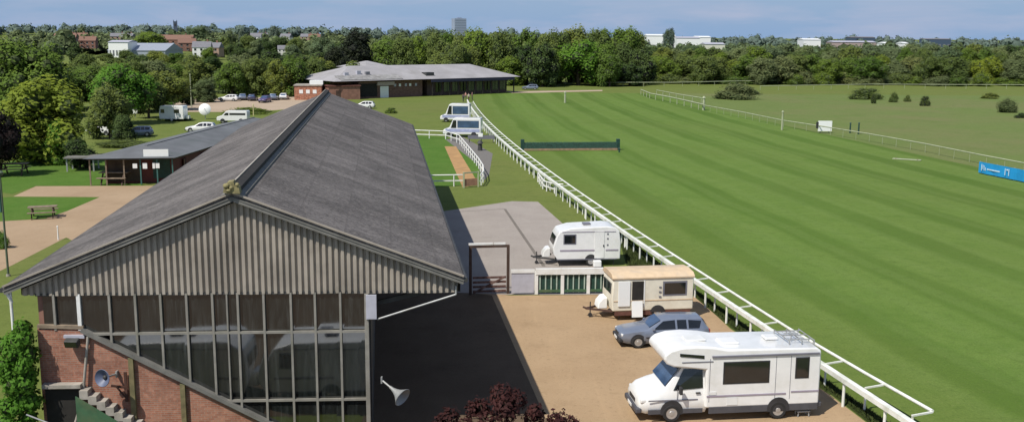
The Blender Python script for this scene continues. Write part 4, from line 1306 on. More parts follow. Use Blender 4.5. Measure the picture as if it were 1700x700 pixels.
def caravan(label, pl, pr_, L, wall, roofm, old, group=None, door_x=None, name='caravan'):
    """towing end to the left of the photograph; near side on the line pl-pr_"""
    h = math.atan2(pl.y - pr_.y, pl.x - pr_.x)
    ns = Vector((-math.sin(h), math.cos(h), 0))
    if ns.y < 0: ns = -ns
    Wd = 2.05
    c = (pl + pr_) / 2 + ns * (Wd / 2)
    t = thing(name, label, 'caravan', c + UP * .022, h, group)
    a = L / 2; y0 = Wd / 2
    if old:
        prof = [(-a, .48), (a, .48), (a + .05, 1.1), (a - .02, 2.12), (a - .12, 2.25), (-a + .1, 2.25), (-a, 2.12)]
    else:
        prof = [(-a, .42), (a - .25, .42), (a + .0, .8), (a + .02, 1.25), (a - .22, 1.95), (a - .40, 2.22), (a - 1.1, 2.42), (-a + .9, 2.52), (-a + .35, 2.45), (-a + .08, 2.2), (-a - .02, 1.5), (-a, .6)]
    mb = MB(); mb.prism([(x, -y0, z) for x, z in prof], (0, Wd, 0)); mb.build('body', wall, t, smooth=45, bevel=.07, segs=3)
    if old:
        rp = [(-y0 - .05, 2.14), (-y0 - .05, 2.24), (-y0 + .22, 2.40), (0, 2.46), (y0 - .22, 2.40), (y0 + .05, 2.24), (y0 + .05, 2.14)]
        mb = MB(); mb.prism([(-a - .04, y, z) for y, z in rp], (L + .08, 0, 0)); mb.build('roof', roofm, t, smooth=40, bevel=.03)
    for y in (1, -1):
        yy_ = y * (y0 + .001)
        if old:
            side_window(t, [(-a + .45, 1.32), (-a + 1.55, 1.32), (-a + 1.55, 1.90), (-a + .45, 1.90)], yy_, frame=.09, fm='stripe_grey')
            MB().box((0, y * (y0 + .01), 1.02), (L * .98, .02, .05)).build('trim_strip', M['tan_roof'], t)
            MB().box((0, y * (y0 - .05), .36), (L * .94, .04, .22)).build('skirt', mat('red_brown_skirt', (.13, .055, .04), .8, var=.25), t)
        else:
            side_window(t, [(a - 1.35, 1.48), (a - .68, 1.48), (a - .68, 1.98), (a - 1.35, 1.98)], yy_, frame=.07, fm='stripe_grey')
            MB().box((a - 1.7, y * (y0 + .01), 1.02), (2.6, .02, .09)).build('side_stripe', M['stripe_mauve'], t)
            MB().box((-a + .55, y * (y0 + .01), 1.02), (.8, .02, .09)).build('side_stripe', M['stripe_mauve'], t)
            MB().box((0, y * (y0 + .012), .44), (L * .9, .02, .05)).build('trim_strip', M['stripe_grey'], t)
            MB().box((-.1, y * (y0 + .01), 2.2), (L * .8, .03, .03)).build('awning_rail', M['stripe_mauve'], t)
        disc(t, -.25, y * y0, .36, .40, M['dark'], sg=y, zclip=.40)
        add_wheel(t, -.25, y * (y0 - .10), .31)
        for x in (a - .4, -a + .4): MB().tube((x, y * .85, 0), (x, y * .85, .45), .03).build('corner_steady', M['steel_dark'], t)
    # the door: on the near side, with a leaf and a near-black panel painted as its unlit opening
    ysg = 1 if (Matrix.Rotation(h, 3, 'Z') @ Vector((0, 1, 0))).y < 0 else -1
    if old:
        dx = a - 1.30
        mb = MB(); mb.box((dx, ysg * (y0 + .008), 1.53), (.60, .02, 1.0)); d = mb.build('door', M['shed_dark'], t, label='near-black panel painted as the unlit upper doorway')
        MB().box((dx - .34, ysg * (y0 + .012), 1.36), (.05, .02, 1.42)).build('door_frame', M['sign_white'], d)
        mb = MB(); mb.box((dx + .05, ysg * (y0 + .15), .62), (.56, .05, .82), rot=Matrix.Rotation(R(8) * ysg, 3, 'X')); mb.build('lower_door', M['sign_white'], t)
        MB().box((dx + .72, ysg * (y0 + .04), 1.40), (.62, .04, 1.30)).build('upper_door', M['sign_white'], t, bevel=.01, label='pale upper door leaf folded back against the side')
        for z in (1.2, 1.45, 1.7): MB().box((-a + 1.78, ysg * (y0 + .02), z), (.12, .03, .07)).build('vent', M['stripe_grey'], t)
    else:
        dx = -a + 1.35
        MB().box((dx, ysg * (y0 + .012), 1.36), (.62, .02, 1.72)).build('door', wall, t, bevel=.01)
        for z in (1.35, 1.75, 2.05): MB().box((dx - .52, ysg * (y0 + .012), z), (.10, .02, .09)).build('vent', M['stripe_grey'], t)
        MB().box((dx - .26, ysg * (y0 + .03), 1.3), (.07, .04, .12)).build('door_handle', M['dark'], t)
        MB().box((-.1, 0, 2.54), (.5, .5, .1)).build('roof_vent', M['stripe_grey'], t, bevel=.03)
        MB().box((-.62, ysg * (y0 + .18), .2), (.5, .36, .4)).build('water_box', M['sign_white'], t, bevel=.05)
    # front window, A-frame, locker, jockey wheel
    MB().box((a + .02 if old else a - .10, 0, 1.62), (.05, 1.5, .55), rot=Matrix.Rotation(R(0 if old else -18), 3, 'Y')).build('front_window', M['glass'], t)
    MB().box((-a - .01, 0, 1.62), (.05, 1.4, .5)).build('rear_window', M['glass'], t)
    mb = MB()
    for y in (-.75, .75): mb.bar((a - .1, y, .42), (a + 1.15, 0, .42), .07, .1)
    mb.tube((a + 1.1, 0, .42), (a + 1.3, 0, .5), .05); mb.build('tow_frame', M['steel_dark'] if not old else mat('rusty_frame', (.08, .045, .035), .9), t)
    mb = MB(); mb.tube((a + .95, .14, 0.14), (a + .95, .14, .8), .03)
    mb.lathe([(.05, -.03), (.11, -.03), (.11, .03), (.05, .03)], (a + .95, .14, .11), (0, 1, 0), 12); mb.build('jockey_wheel', M['dark'], t, smooth=40)
    mb = MB(); lp = [(a + .12, .48), (a + .62, .48), (a + .56, .80), (a + .34, 1.05), (a + .12, 1.08)]
    mb.prism([(x, -.42, z) for x, z in lp], (0, .84, 0)); mb.build('gas_locker', M['gelcoat'] if not old else M['sign_white'], t, smooth=40, bevel=.05, segs=3)
    return t


caravan('white touring caravan with one dark window parked behind the green and white fence', P(917, 443), P(1031, 441), 4.25, M['gelcoat'], None, False)
cc_ = caravan('cream static caravan with tan roof and open stable door beside the silver-blue hatchback', P(1014, 533), P(1152, 528), 4.25, M['cream'], M['tan_roof'], True)

# two caravans parked in front of the stand, seen only as pale shapes in its panes
for k, (xx, yy_) in enumerate(((-12.4, 26.0), (-6.6, 26.4))):
    caravan(['white caravan reflected in the left panes of the glazed screen', 'white caravan reflected in the right panes of the glazed screen'][k], Vector((xx - 2.4, yy_, 0)), Vector((xx + 2.4, yy_ + .3, 0)), 5.2, M['gelcoat'], None, False, group='caravans reflected in the glazing')


def van(label, loc, rotz, L=5.0, Wd=2.0, Hh=2.6, paint='car_white', band=None, group=None, name='parked_van', cat='van'):
    t = thing(name, label, cat, loc, rotz, group)
    a = L / 2
    prof = [(-a, .4), (a, .4), (a + .02, .85), (a - .1, 1.05), (a - .85, 1.25), (a - 1.5, Hh - .1), (a - 1.75, Hh), (-a + .1, Hh), (-a, Hh - .2)]
    mb = MB(); mb.prism([(x, -Wd / 2, z) for x, z in prof], (0, Wd, 0)); mb.build('body', M[paint], t, smooth=40, bevel=.08, segs=3)
    for y in (1, -1):
        yy_ = y * (Wd / 2 + .001)
        side_window(t, [(a - 1.9, 1.3), (a - 1.15, 1.3), (a - 1.5, Hh - .35), (a - 1.9, Hh - .35)], yy_, frame=.02)
        side_window(t, [(-a + .3, 1.35), (a - 2.1, 1.35), (a - 2.1, Hh - .4), (-a + .3, Hh - .4)], yy_, m='glass_blue' if band else 'glass', frame=.03)
        if band: MB().box((-.1, y * (Wd / 2 + .01), .95), (L * .9, .02, .42)).build('side_band', M[band], t)
        for x in (a - .95, -a + 1.0):
            disc(t, x, yy_, .36, .4, M['dark'], sg=y, zclip=.30); add_wheel(t, x, y * (Wd / 2 - .1), .33)
        MB().box((a - .06, y * .7, .82), (.16, .3, .18)).build('headlight', M['lamp'], t, bevel=.03)
    mb = MB(); mb.prism([(a - .88, -.8, 1.3), (a - 1.47, -.72, Hh - .22), (a - 1.47, .72, Hh - .22), (a - .88, .8, 1.3)], (.03, 0, .02)); mb.build('windscreen', M['glass_blue'], t)
    MB().box((a, 0, .5), (.14, Wd * .92, .2)).build('bumper', M['skirt'], t, bevel=.04)
    MB().box((-a, 0, .5), (.14, Wd * .92, .2)).build('bumper', M['skirt'], t, bevel=.04)
    return t


p = P(756, 203); van('white ambulance with blue side band, farther of the two beside the rails', p + Vector((0, 1, .02)), R(176), 4.9, 2.1, 3.0, band='blue_decal', name='ambulance', cat='ambulance', group='ambulances by the rails')
p = P(768, 228); van('white ambulance with blue windows, nearer of the two beside the rails', p + Vector((0, 1, .02)), R(174), 5.4, 2.1, 2.7, band='blue_decal', name='ambulance', cat='ambulance', group='ambulances by the rails')

# vehicles on the left
p = P(289, 201); t = thing('caravan', 'boxy white caravan with two small dark windows standing in front of the left wood', 'caravan', p, R(178))
Lb = 40 / FPX * p.y
mb = MB(); mb.prism([(x, -1.05, z) for x, z in ((-Lb / 2, .4), (Lb / 2, .4), (Lb / 2 + .1, 1.2), (Lb / 2 - .15, 2.5), (-Lb / 2 + .1, 2.55), (-Lb / 2, 2.4))], (0, 2.1, 0)); mb.build('body', M['gelcoat'], t, smooth=40, bevel=.07)
for y in (1, -1):
    side_window(t, [(Lb / 2 - .8, 1.4), (Lb / 2 - .25, 1.4), (Lb / 2 - .25, 1.95), (Lb / 2 - .8, 1.95)], y * 1.051, frame=.03)
    side_window(t, [(-Lb / 2 + .7, 1.4), (-Lb / 2 + 1.5, 1.4), (-Lb / 2 + 1.5, 1.95), (-Lb / 2 + .7, 1.95)], y * 1.051, frame=.03)
    add_wheel(t, 0, y * .95, .31)
mb = MB(); mb.bar((-Lb / 2, .5, .42), (-Lb / 2 - 1.1, 0, .42), .08, .1); mb.bar((-Lb / 2, -.5, .42), (-Lb / 2 - 1.1, 0, .42), .08, .1); mb.build('tow_frame', M['steel_dark'], t)
MB().box((-Lb / 2 - .4, 0, .65), (.5, .8, .5)).build('gas_locker', M['gelcoat'], t, bevel=.05)

p = P(172, 224); van('white van half hidden by trees behind the pavilion', p, R(160), 4.6, 1.9, 2.1)
p = P(228, 226); car('parked_car', 'pale silver car under the dark small tree behind the pavilion', p, R(200), M['silver'], detail=False)
p = P(334, 219); car('parked_car', 'white car behind the pavilion roof, left of the two there', p, R(183), M['car_white'], detail=False)
p = P(388, 204); van('white van behind the far end of the pavilion roof', p, R(180), 4.9, 1.9, 2.0)
GC = 'cars in the car park'
for u, v, m, lab, a in ((380, 168, 'car_white', 'white car at the left end of the car park row', 175), (404, 166, 'silver', 'silver car second in the car park row', 100), (420, 167, 'car_dark', 'dark car in the middle of the car park row', 95),
                        (440, 170, 'car_purple', 'dark purple car nearest the big stand roof in the car park', 265), (455, 166, 'silver', 'silver car right of the dark purple car', 95), (472, 165, 'car_white', 'white car at the right end of the car park row', 95)):
    car('parked_car', lab, P(u, v) + UP * .01, R(a), M[m], GC, detail=False)
p = P(604, 180); car('parked_car', 'white car just beyond the end of the big stand roof', p, R(178), M['car_white'], detail=False)
p = P(880, 149); car('parked_car', 'pale car on the path right of the clubhouse', p + UP * .02, R(180), M['silver'], detail=False)

# round white dish on a mast
p = P(341, 198)
t = thing('satellite_dish', 'round white dish on a short mast behind the pavilion', 'dish', p)
zz = z_at(p.x, p.y, 181)
mb = MB(); mb.lathe([(.02, .18), (.5, .1), (.85, -.04), (1.0, -.16), (.85, -.08), (.5, .05), (.02, .12)], (0, -.2, zz), (.1, -1, .3), 22, caps=False); mb.build('dish', M['sign_white'], t, smooth=50)
mb = MB(); mb.tube((0, 0, 0), (0, 0, zz), .06); mb.tube((0, -.2, zz), (.1, -1.0, zz + .25), .03); mb.build('mast', M['steel'], t)

# ------------------------------------------------------------------ poles, signs, rails
def pole(name, label, cat, p, h, r, m, base=True, cap=True):
    t = thing(name, label, cat, p)
    mb = MB(); mb.tube((0, 0, -.1), (0, 0, h), r, r * .75, 10); mb.build('shaft', m, t, smooth=60)
    if base:
        mb = MB(); mb.tube((0, 0, -.05), (0, 0, .12), r * 2.0, r * 1.7, 10); mb.build('base', M['concrete'], t)
    if cap:
        mb = MB(); mb.tube((0, 0, h), (0, 0, h + r * 1.2), r * 1.25, r * .6, 10); mb.build('cap', m, t)
    return t


p = P(14, 458); h = z_at(p.x, p.y, 292)
t = pole('lamp_post', 'slim green lamp post with a teal box at the left edge of the photo', 'lamp post', p, h, .07, M['pole_green'])
MB().box((-.22, 0, h - 1.2), (.34, .2, 1.9)).build('control_box', M['pole_teal'], t, bevel=.03)
mb = MB(); mb.lathe([(.05, 0), (.16, .05), (.2, .2), (.1, .3)], (0, 0, h), (0, 0, 1), 12); mb.build('lantern', M['pole_green'], t, smooth=50)
p = P(318, 178); h = z_at(p.x, p.y, 124); pole('flag_pole', 'tall thin pale pole standing in front of the left wood', 'pole', p, h, .11, M['rail_old'])
p = P(97, 398); h = z_at(p.x, p.y, 376); pole('marker_post', 'short white marker post at the edge of the drive', 'post', p, h, .055, M['white'], False)
p = P(207, 208); h = z_at(p.x, p.y, 183); pole('marker_post', 'thin pale post behind the pavilion under the trees', 'post', p, h, .06, M['rail_old'], False)
p = P(421, 192); h = z_at(p.x, p.y, 174); pole('marker_post', 'pale yellow post at the right end of the clipped hedge', 'post', p, h, .1, mat('yellow_post', (.55, .5, .25), .7), False)
p = P(225, 196); h = z_at(p.x, p.y, 181)
t = thing('notice_board', 'small white square notice board on a post under the left wood', 'sign', p)
MB().box((0, 0, h - .4), (.75, .06, .8)).build('board', M['sign_white'], t, bevel=.01); MB().tube((0, .05, 0), (0, .05, h - .1), .04).build('post', M['steel'], t)
p = P(938, 171); h = z_at(p.x, p.y, 154); pole('marker_post', 'white distance post on the far grass above the hurdle', 'post', p, h, .24, M['rail_old'], False)
p = P(1168, 183); h = z_at(p.x, p.y, 163); pole('marker_post', 'pale post at the near end of the rail bend beside the large bush', 'post', p, h, .3, M['rail_old'], False)
p = P(1298, 216); h = z_at(p.x, p.y, 186); pole('furlong_post', 'pale post standing on the far rail left of the white board', 'post', p, h, .17, M['rail_old'], False)
for u, vb, vt, lab in ((1411, 221, 205, 'left of two dark green small posts behind the far rail'), (1425, 223, 205, 'right of two dark green small posts behind the far rail')):
    p = P(u, vb); pole('marker_post', lab, 'post', p, z_at(p.x, p.y, vt), .13, M['green_dark'], False)
p = P(972, 362); h = z_at(p.x, p.y, 346); pole('marker_post', 'white stump post left of the rails above the white caravan', 'post', p, h, .09, M['white'], False)
p = P(1038, 412); h = z_at(p.x, p.y, 392); pole('marker_post', 'white stump post right of the white caravan beside the rails', 'post', p, h, .10, M['white'], False)
p = P(1369, 221); hb = z_at(p.x, p.y, 200); wb = 23 / FPX * p.y
t = thing('furlong_board', 'square white board with dark edge standing on the far rail', 'sign', p)
MB().box((0, 0, hb * .55), (wb, .12, hb * .82)).build('board', M['sign_white'], t, bevel=.03)
MB().box((-wb / 2 - .1, .1, hb * .62), (.25, .4, hb * .5)).build('side_panel', M['dark'], t)
for x in (-wb * .3, wb * .3): MB().tube((x, .1, 0), (x, .1, hb * .5), .05).build('leg', M['steel_dark'], t)
p0, p1 = P(1482, 264), P(1529, 267)
t = thing('take_off_board', 'white painted board lying on the turf near the far rail', 'board', (p0 + p1) / 2 + UP * .01, math.atan2((p1 - p0).y, (p1 - p0).x))
MB().box((0, 0, .06), ((p1 - p0).length, .7, .08)).build('plank', M['rail_old'], t, bevel=.02)
for x in (-1.2, 1.2): MB().box((x, 0, .125), (.1, .7, .04)).build('batten', M['timber'], t)


def rail_line(name, label, pts, h, spacing, rail_r, post_r, m, arm=0.0, two=False, cat='rail', double=False, posts_to=None, flat=False):
    """white racecourse rail: parts are the rail itself and each post"""
    t = thing(name, label, cat, pts[0])
    o0 = Vector(pts[0])
    mb = MB()
    for a, b in zip(pts, pts[1:]):
        a2, b2 = Vector(a) - o0 + UP * h, Vector(b) - o0 + UP * h
        if flat: mb.bar(a2, b2, rail_r * 2.7, rail_r * 2.3)
        else: mb.tube(a2, b2, rail_r, n=8)
        if double: mb.bar(a2 - UP * h * .5, b2 - UP * h * .5, .06, .12)
    mb.build('top_rail', m, t, smooth=60)
    acc = 0; first = None; n = 0
    for a, b in zip(pts, pts[1:]):
        a, b = Vector(a), Vector(b); L = (b - a).length; d = (b - a) / L; side = Vector((-d.y, d.x, 0))
        if side.x > 0: side = -side
        while acc < L and n < 98:
            q = a + d * acc - o0
            if first is None or True:
                mb = MB()
                if arm:
                    mb.tube(side * arm + UP * -.1, side * arm + UP * (h - .16), post_r, n=6)
                    mb.bar(side * (arm + .04) + UP * (h - .10), UP * (h - .03), .07, .06)
                else:
                    mb.tube(UP * -.1, UP * (h - .02), post_r, n=6)
                if n == 0:
                    pm = mb.mesh('post', m, 60)
                po = bpy.data.objects.new('post', pm); COL.objects.link(po); po.parent = t; po.location = q
            acc += spacing; n += 1
        acc -= L
    return t


ys1 = [31.5 + 3 * k for k in range(3)] + [42 + 6 * k for k in range(28)]
A = [Vector((rail_x(y), y, 0)) for y in ys1]
rail_line('crowd_rail', 'thick white crowd rail running from the foreground to the clubhouse, left of the pair', A, 1.1, 2.9, .085, .055, M['rail'], flat=True)
ys2 = [33.95] + [38 + 6 * k for k in range(28)]
B = [Vector((rail_x(y) + 1.06 + .05 * max(0, 42 - y), y, 0)) for y in ys2]
rail_line('running_rail', 'thin white running rail with cranked posts beside the turf, right of the pair', B, 1.1, 2.9, .068, .045, M['rail'], arm=.8)
# far rail of the course
C_ = [P(u, v) for u, v in ((1168, 184), (1230, 196), (1298, 211), (1368, 222.5), (1440, 235), (1530, 252), (1625, 272.5), (1760, 300))]
rail_line('running_rail', 'single pale rail along the far side of the course towards the blue banner', C_, 1.1, 3.2, .08, .025, M['rail_old'])
D_ = [P(u, v) for u, v in ((1064, 157), (1080, 164), (1110, 170), (1140, 177), (1168, 184))]
rail_line('running_rail', 'pale rail curving round the bend left of the large infield bush', D_, 1.2, 5, .13, .08, M['rail_old'])
D2 = [P(u, v) for u, v in ((1090, 158), (1130, 166), (1165, 172))]
rail_line('running_rail', 'pale second rail inside the bend beside the large infield bush', D2, 1.2, 5, .10, .07, M['rail_old'])
E_ = [P(u, v) for u, v in ((1000, 144), (1120, 144), (1240, 141), (1400, 138.5), (1560, 139), (1720, 140))]
rail_line('running_rail', 'pale rail along the foot of the wood across the course', E_, 1.2, 6, .10, .05, M['rail_old'])
F_ = [P(u, v) for u, v in ((1262, 150.5), (1340, 149), (1450, 147), (1560, 147.5), (1720, 148))]
rail_line('running_rail', 'pale rail across the back of the infield behind the bushes', F_, 1.2, 6, .09, .05, M['rail_old'])
for (u0, u1, v) in ((1315, 1375, 134.5), (1632, 1700, 136)):
    p0, p1 = P(u0, v), P(u1, v)
    t = thing('rail_panel', 'white panel fence below the wood, ' + ('left of the two' if u0 < 1400 else 'right of the two'), 'fence', p0, math.atan2((p1 - p0).y, (p1 - p0).x), 'white panels below the wood')
    L = (p1 - p0).length
    MB().box((L / 2, 0, .95), (L, .1, .55)).build('panel', M['rail_old'], t)
    for k in range(5): MB().tube((L * k / 4, .1, 0), (L * k / 4, .1, 1.2), .07).build('post', M['rail_old'], t)

# blue banner on the far rail: cloth with illegible white lettering strokes as in the photo
b0, b1 = P(1624, 288), P(1745, 313)
t = thing('banner', 'long blue banner with white marks hung along the far rail at the right edge', 'banner', b0, math.atan2((b1 - b0).y, (b1 - b0).x))
L = (b1 - b0).length; hz = z_at(b0.x, b0.y, 268)
mb = MB(); n = 24
for k in range(n):
    f0, f1 = k / n, (k + 1) / n
    w = lambda f: .05 * math.sin(f * 37)
    mb.poly([(L * f0, w(f0), .12), (L * f1, w(f1), .12), (L * f1, w(f1) * .3, hz), (L * f0, w(f0) * .3, hz)])
cl = mb.build('cloth', M['banner_blue'], t, smooth=60)
mb = MB()
for x, w_, z0, z1 in ((.55, .10, .3, .85), (.75, .08, .45, .8), (.95, .08, .35, .75), (1.15, .09, .35, .62), (4.2, .1, .3, .85), (4.5, .25, .7, .82), (4.75, .1, .3, .85)):
    mb.box((x, -.07, hz * (z0 + z1) / 2), (w_, .01, hz * (z1 - z0)))
mb.box((2.4, -.07, hz * .5), (2.0, .01, hz * .10))
mb.build('lettering', mat('pale_blue_print', (.55, .72, .85), .6), t)
for k in range(5): MB().tube((L * k / 4, .12, 0), (L * k / 4, .12, hz + .05), .05).build('post', M['rail_old'], t)

# hurdle
h0, h1 = P(866, 250), P(1027, 249)
t = thing('hurdle', 'dark green brush hurdle with square end posts across the turf', 'hurdle', h0, math.atan2((h1 - h0).y, (h1 - h0).x))
L = (h1 - h0).length; hh = z_at(h0.x, h0.y, 235)
mb = MB(); mb.prism([(.3, -.35, .22), (.3, .35, .22), (.3, .22, hh * .86), (.3, -.18, hh * .86)], (L - .6, 0, 0)); mb.build('birch', M['birch'], t)
rrh = random.Random(4); mb = MB()
for k in range(1500):
    x = rrh.uniform(.3, L - .3); y = rrh.uniform(-.2, .2); [mb.ln.__setitem__(len(mb.v) + k_, Vector((0, -.5, .8))) for k_ in range(3)]; mb.poly([(x - .02, y, hh * .78), (x + .02, y, hh * .78), (x + rrh.uniform(-.05, .05), y + rrh.uniform(-.08, .08), hh * rrh.uniform(.86, 1.0))])
tw = bpy.data.objects.new('birch_top', mb.mesh('birch_top', foliage('birch_top', (.05, .12, .09), (.09, .17, .13), .1), recalc=False)); COL.objects.link(tw); tw.parent = t
MB().box((L / 2, -.42, .16), (L - .5, .12, .24)).build('take_off_rail', mat('orange_rail', (.30, .19, .12), .8, var=.3, dirt=(.22, .22, .12)), t)
for x in (.1, L - .1):
    MB().box((x, 0, hh * .62), (.42, .5, hh * 1.24)).build('end_post', M['green_dark'], t, bevel=.03)
p = P(1028, 253); pole('marker_post', 'tiny dark stump at the right foot of the hurdle', 'post', p, .45, .12, M['green_dark'], False)

# parade ring rails
def post_rail(label, pts, h=1.25, m='white', sp=2.4, r=.06, double=True, name='paddock_rail'):
    return rail_line(name, label, pts, h, sp, r, .06, M[m], double=double, cat='rail')


post_rail('white paddock rail across the far end of the parade ring', px((686, 229), (740, 231)), 1.1)
post_rail('white paddock rail curving down the right side of the parade ring', px((740, 231), (762, 238), (778, 258), (795, 280), (802, 292)), 1.1)
post_rail('white paddock rail bending round the near right corner of the parade ring', px((802, 292), (803, 302), (797, 310)), 1.1, sp=1.6)
post_rail('white paddock rail across the near end of the parade ring', px((712, 310), (768, 309)), 1.1)
t = thing('gate_posts', 'pale timber gateway at the near end of the sand walk', 'gate', P(770, 312))
pw = P(794, 310) - P(770, 312)
for q in (Vector(), pw): MB().box((q.x, q.y, .75), (.16, .16, 1.5)).build('post', M['rail_old'], t, bevel=.01)
mb = MB(); mb.bar(UP * 1.42, pw + UP * 1.42, .1, .12); mb.build('cross_rail', M['rail_old'], t)
mb = MB(); mb.bar(UP * .5 + pw * .05, pw * .95 + UP * .5, .05, .7); mb.build('gate_board', mat('pink_board', (.38, .2, .13), .85, var=.2), t)
# spur of white posts near the rails
post_rail('short white rail spur leaving the crowd rail above the concrete apron', px((893, 302), (903, 316), (918, 321), (935, 322)), .9, sp=1.5)
p = P(797, 250); pole('marker_post', 'dark bollard on the grey path beside the ambulances', 'post', p, .9, .32, M['steel_dark'], False)
p = P(799, 237); t = thing('crowd_barrier', 'low grey barrier with a white panel beside the near ambulance', 'barrier', p)
MB().box((0, 0, .75), (3.6, .08, .5)).build('panel', M['stripe_grey'], t); MB().box((-.1, -.06, 1.05), (.6, .06, .5)).build('notice', M['sign_white'], t)
for x in (-1.6, 0, 1.6): MB().tube((x, .05, 0), (x, .05, 1.05), .05).build('leg', M['steel_dark'], t)

# gateway and green-and-white fence across the yard
g1 = P(845, 487); g0 = P(781, 489)
t = thing('gateway', 'dark gate frame with white top bar between the stand and the white fence', 'gate', g1, math.atan2((g1 - g0).y, (g1 - g0).x))
hg = z_at(g1.x, g1.y, 406); Lg = (g1 - g0).length
for x in (-.06, -Lg): MB().box((x, 0, hg / 2), (.15, .15, hg)).build('post', M['timber_dark'], t, bevel=.01)
MB().box((-Lg / 2, 0, hg - .06), (Lg, .13, .14)).build('lintel', M['timber_dark'], t, bevel=.01)
for x0, x1 in ((-Lg - .1, -Lg * .42), (-Lg * .40, -.22)): MB().box(((x0 + x1) / 2, -.02, hg + .08), (x1 - x0, .1, .12)).build('top_bar', M['white'], t, bevel=.01)
mb = MB(); MB()
gt = MB()
for k in range(4): gt.box((-Lg / 2 - .02, .02, .18 + .26 * k), (Lg - .3, .05, .12))
gt.bar((-Lg + .15, -.02, .1), (-.2, -.02, 1.0), .05, .1)
gate = gt.build('gate_leaf', mat('brown_gate', (.10, .05, .04), .85, var=.4, scale=6, dirt=(.3, .2, .17), dscale=4), t)

def white_fence():
    f0 = P(848, 489); f1 = P(1012, 487)
    a = math.atan2((f1 - f0).y, (f1 - f0).x)
    t = thing('panel_fence', 'white fence with dark green slatted openings behind the gravel yard', 'fence', f0 + UP * .02, a)
    L = (f1 - f0).length; h = z_at(f0.x, f0.y, 447)
    sc = L / 164.0
    xs_ = [0, 39, 45, 84, 127, 164]
    MB().box((19.5 * sc, 0, h * .46), (37 * sc, .06, h * .82)).build('panel', M['lilac'], t, bevel=.01, label='plain grey-white panel at the left end')
    MB().box((19.5 * sc, -.02, h * .92), (39 * sc, .1, h * .13)).build('top_rail', M['white'], t)
    for x in (42, 85, 128, 164): MB().box((x * sc, -.02, h * .46), (5.5 * sc, .12, h * .92)).build('post', M['white'], t, bevel=.01)
    MB().box((103 * sc, -.03, h * .90), (125 * sc, .16, h * .24)).build('top_rail', M['white'], t, bevel=.01)
    MB().box((103 * sc, .05, h * .42), (120 * sc, .03, h * .74)).build('backing', M['green_dark'], t)
    for k in range(13):
        x = 48 + 9.2 * k
        if any(abs(x - q) < 5 for q in (42, 85, 128, 164)): continue
        MB().box((x * sc, -.0, h * .42), (2.0 * sc, .04, h * .72)).build('slat', mat('pale_green_slat', (.36, .45, .38), .6), t)
    MB().box((103 * sc, -.02, h * .13), (120 * sc, .05, h * .1)).build('bottom_rail', M['green_paint'], t)
    return t


white_fence()

# ------------------------------------------------------------------ pavilion on the left
pl0 = P(150, 308); pl1 = P(262, 306)
uax = (pl1 - pl0); wid = uax.length; uax.normalize()
t = thing('pavilion', 'long low pavilion with grey felt roof and dark red front on the left', 'pavilion', pl0, math.atan2(uax.y, uax.x))
wid2 = wid * 1.28; LP = 38.0
lax = Matrix.Rotation(-math.atan2(uax.y, uax.x), 3, 'Z') @ Vector((math.sin(R(3.2)), math.cos(R(3.2)), 0))
sk = Vector((lax.x, lax.y, 0))
def K(x, y, z): return Vector((x, 0, z)) + sk * y
hE = 2.6; hR = 3.4
mb = MB(); mb.prism([K(.9, 1.2, 0), K(wid2 - .6, 1.2, 0), K(wid2 - .6, 1.2, hE), K(.9, 1.2, hE)], sk * (LP - 2)); mb.build('walls', M['red_wall'], t)
mb = MB()
mb.prism([K(0, -.4, hE), K(wid2, -.4, hE - .02), K(wid2, -.4, hE - .16), K(0, -.4, hE - .14)], sk * LP)
mb.build('eaves_board', M['steel_dark'], t)
mb = MB()
A0, A1, B0, B1 = K(-.3, -.6, hE), K(wid2 + .2, -.6, hE), K(wid2 + .2, LP, hE), K(-.3, LP, hE)
r0, r1 = K(wid2 * .5, 3.2, hR), K(wid2 * .5, LP - 1, hR)
mb.poly([A0, A1, r0]); mb.poly([A1, B0, r1, r0]); mb.poly([B0, B1, r1]); mb.poly([B1, A0, r0, r1])
rf = mb.build('roof', M['pav_roof'], t)
m_ = MB(); m_.bar(r0, r1, .25, .08); m_.build('ridge', M['pav_roof'], rf)
t_roof_sign_pos = K(wid2 * .58, .9, 3.0)
for x in (.15, 1.6, 3.2, 4.7, 6.2, wid2 - .2):
    MB().box(K(x, -.2, hE / 2), (.12, .12, hE - .1)).build('verandah_post', M['timber'] if x < 4 else M['pole_teal'], t)
MB().box(K(2.7, 1.15, 1.25), (3.0, .08, 2.1)).build('shopfront', mat('dark_brown_shutter', (.06, .04, .025), .8, var=.4, scale=2), t)
MB().box(K(wid2 * .78, 1.15, 1.45), (1.6, .06, 2.0)).build('shopfront', M['green_dark'], t)
for x, w_, h_ in ((4.25, .4, .45), (5.15, .4, .55), (5.95, .22, .55), (6.3, .35, .5)):
    MB().box(K(x, -.32, 1.85), (w_, .04, h_)).build('notice', M['sign_white'], t)
for k in range(6):
    p_ = K(wid2 - .55, 4 + k * 5, 1.6)
    MB().box(p_, (.08, 1.6, .9)).build('window', M['glass'], t)
MB().box(K(wid2 + .0, 14, 1.9), (.1, 5, .5)).build('fascia_panel', mat('red_fascia', (.2, .04, .035), .6), t)
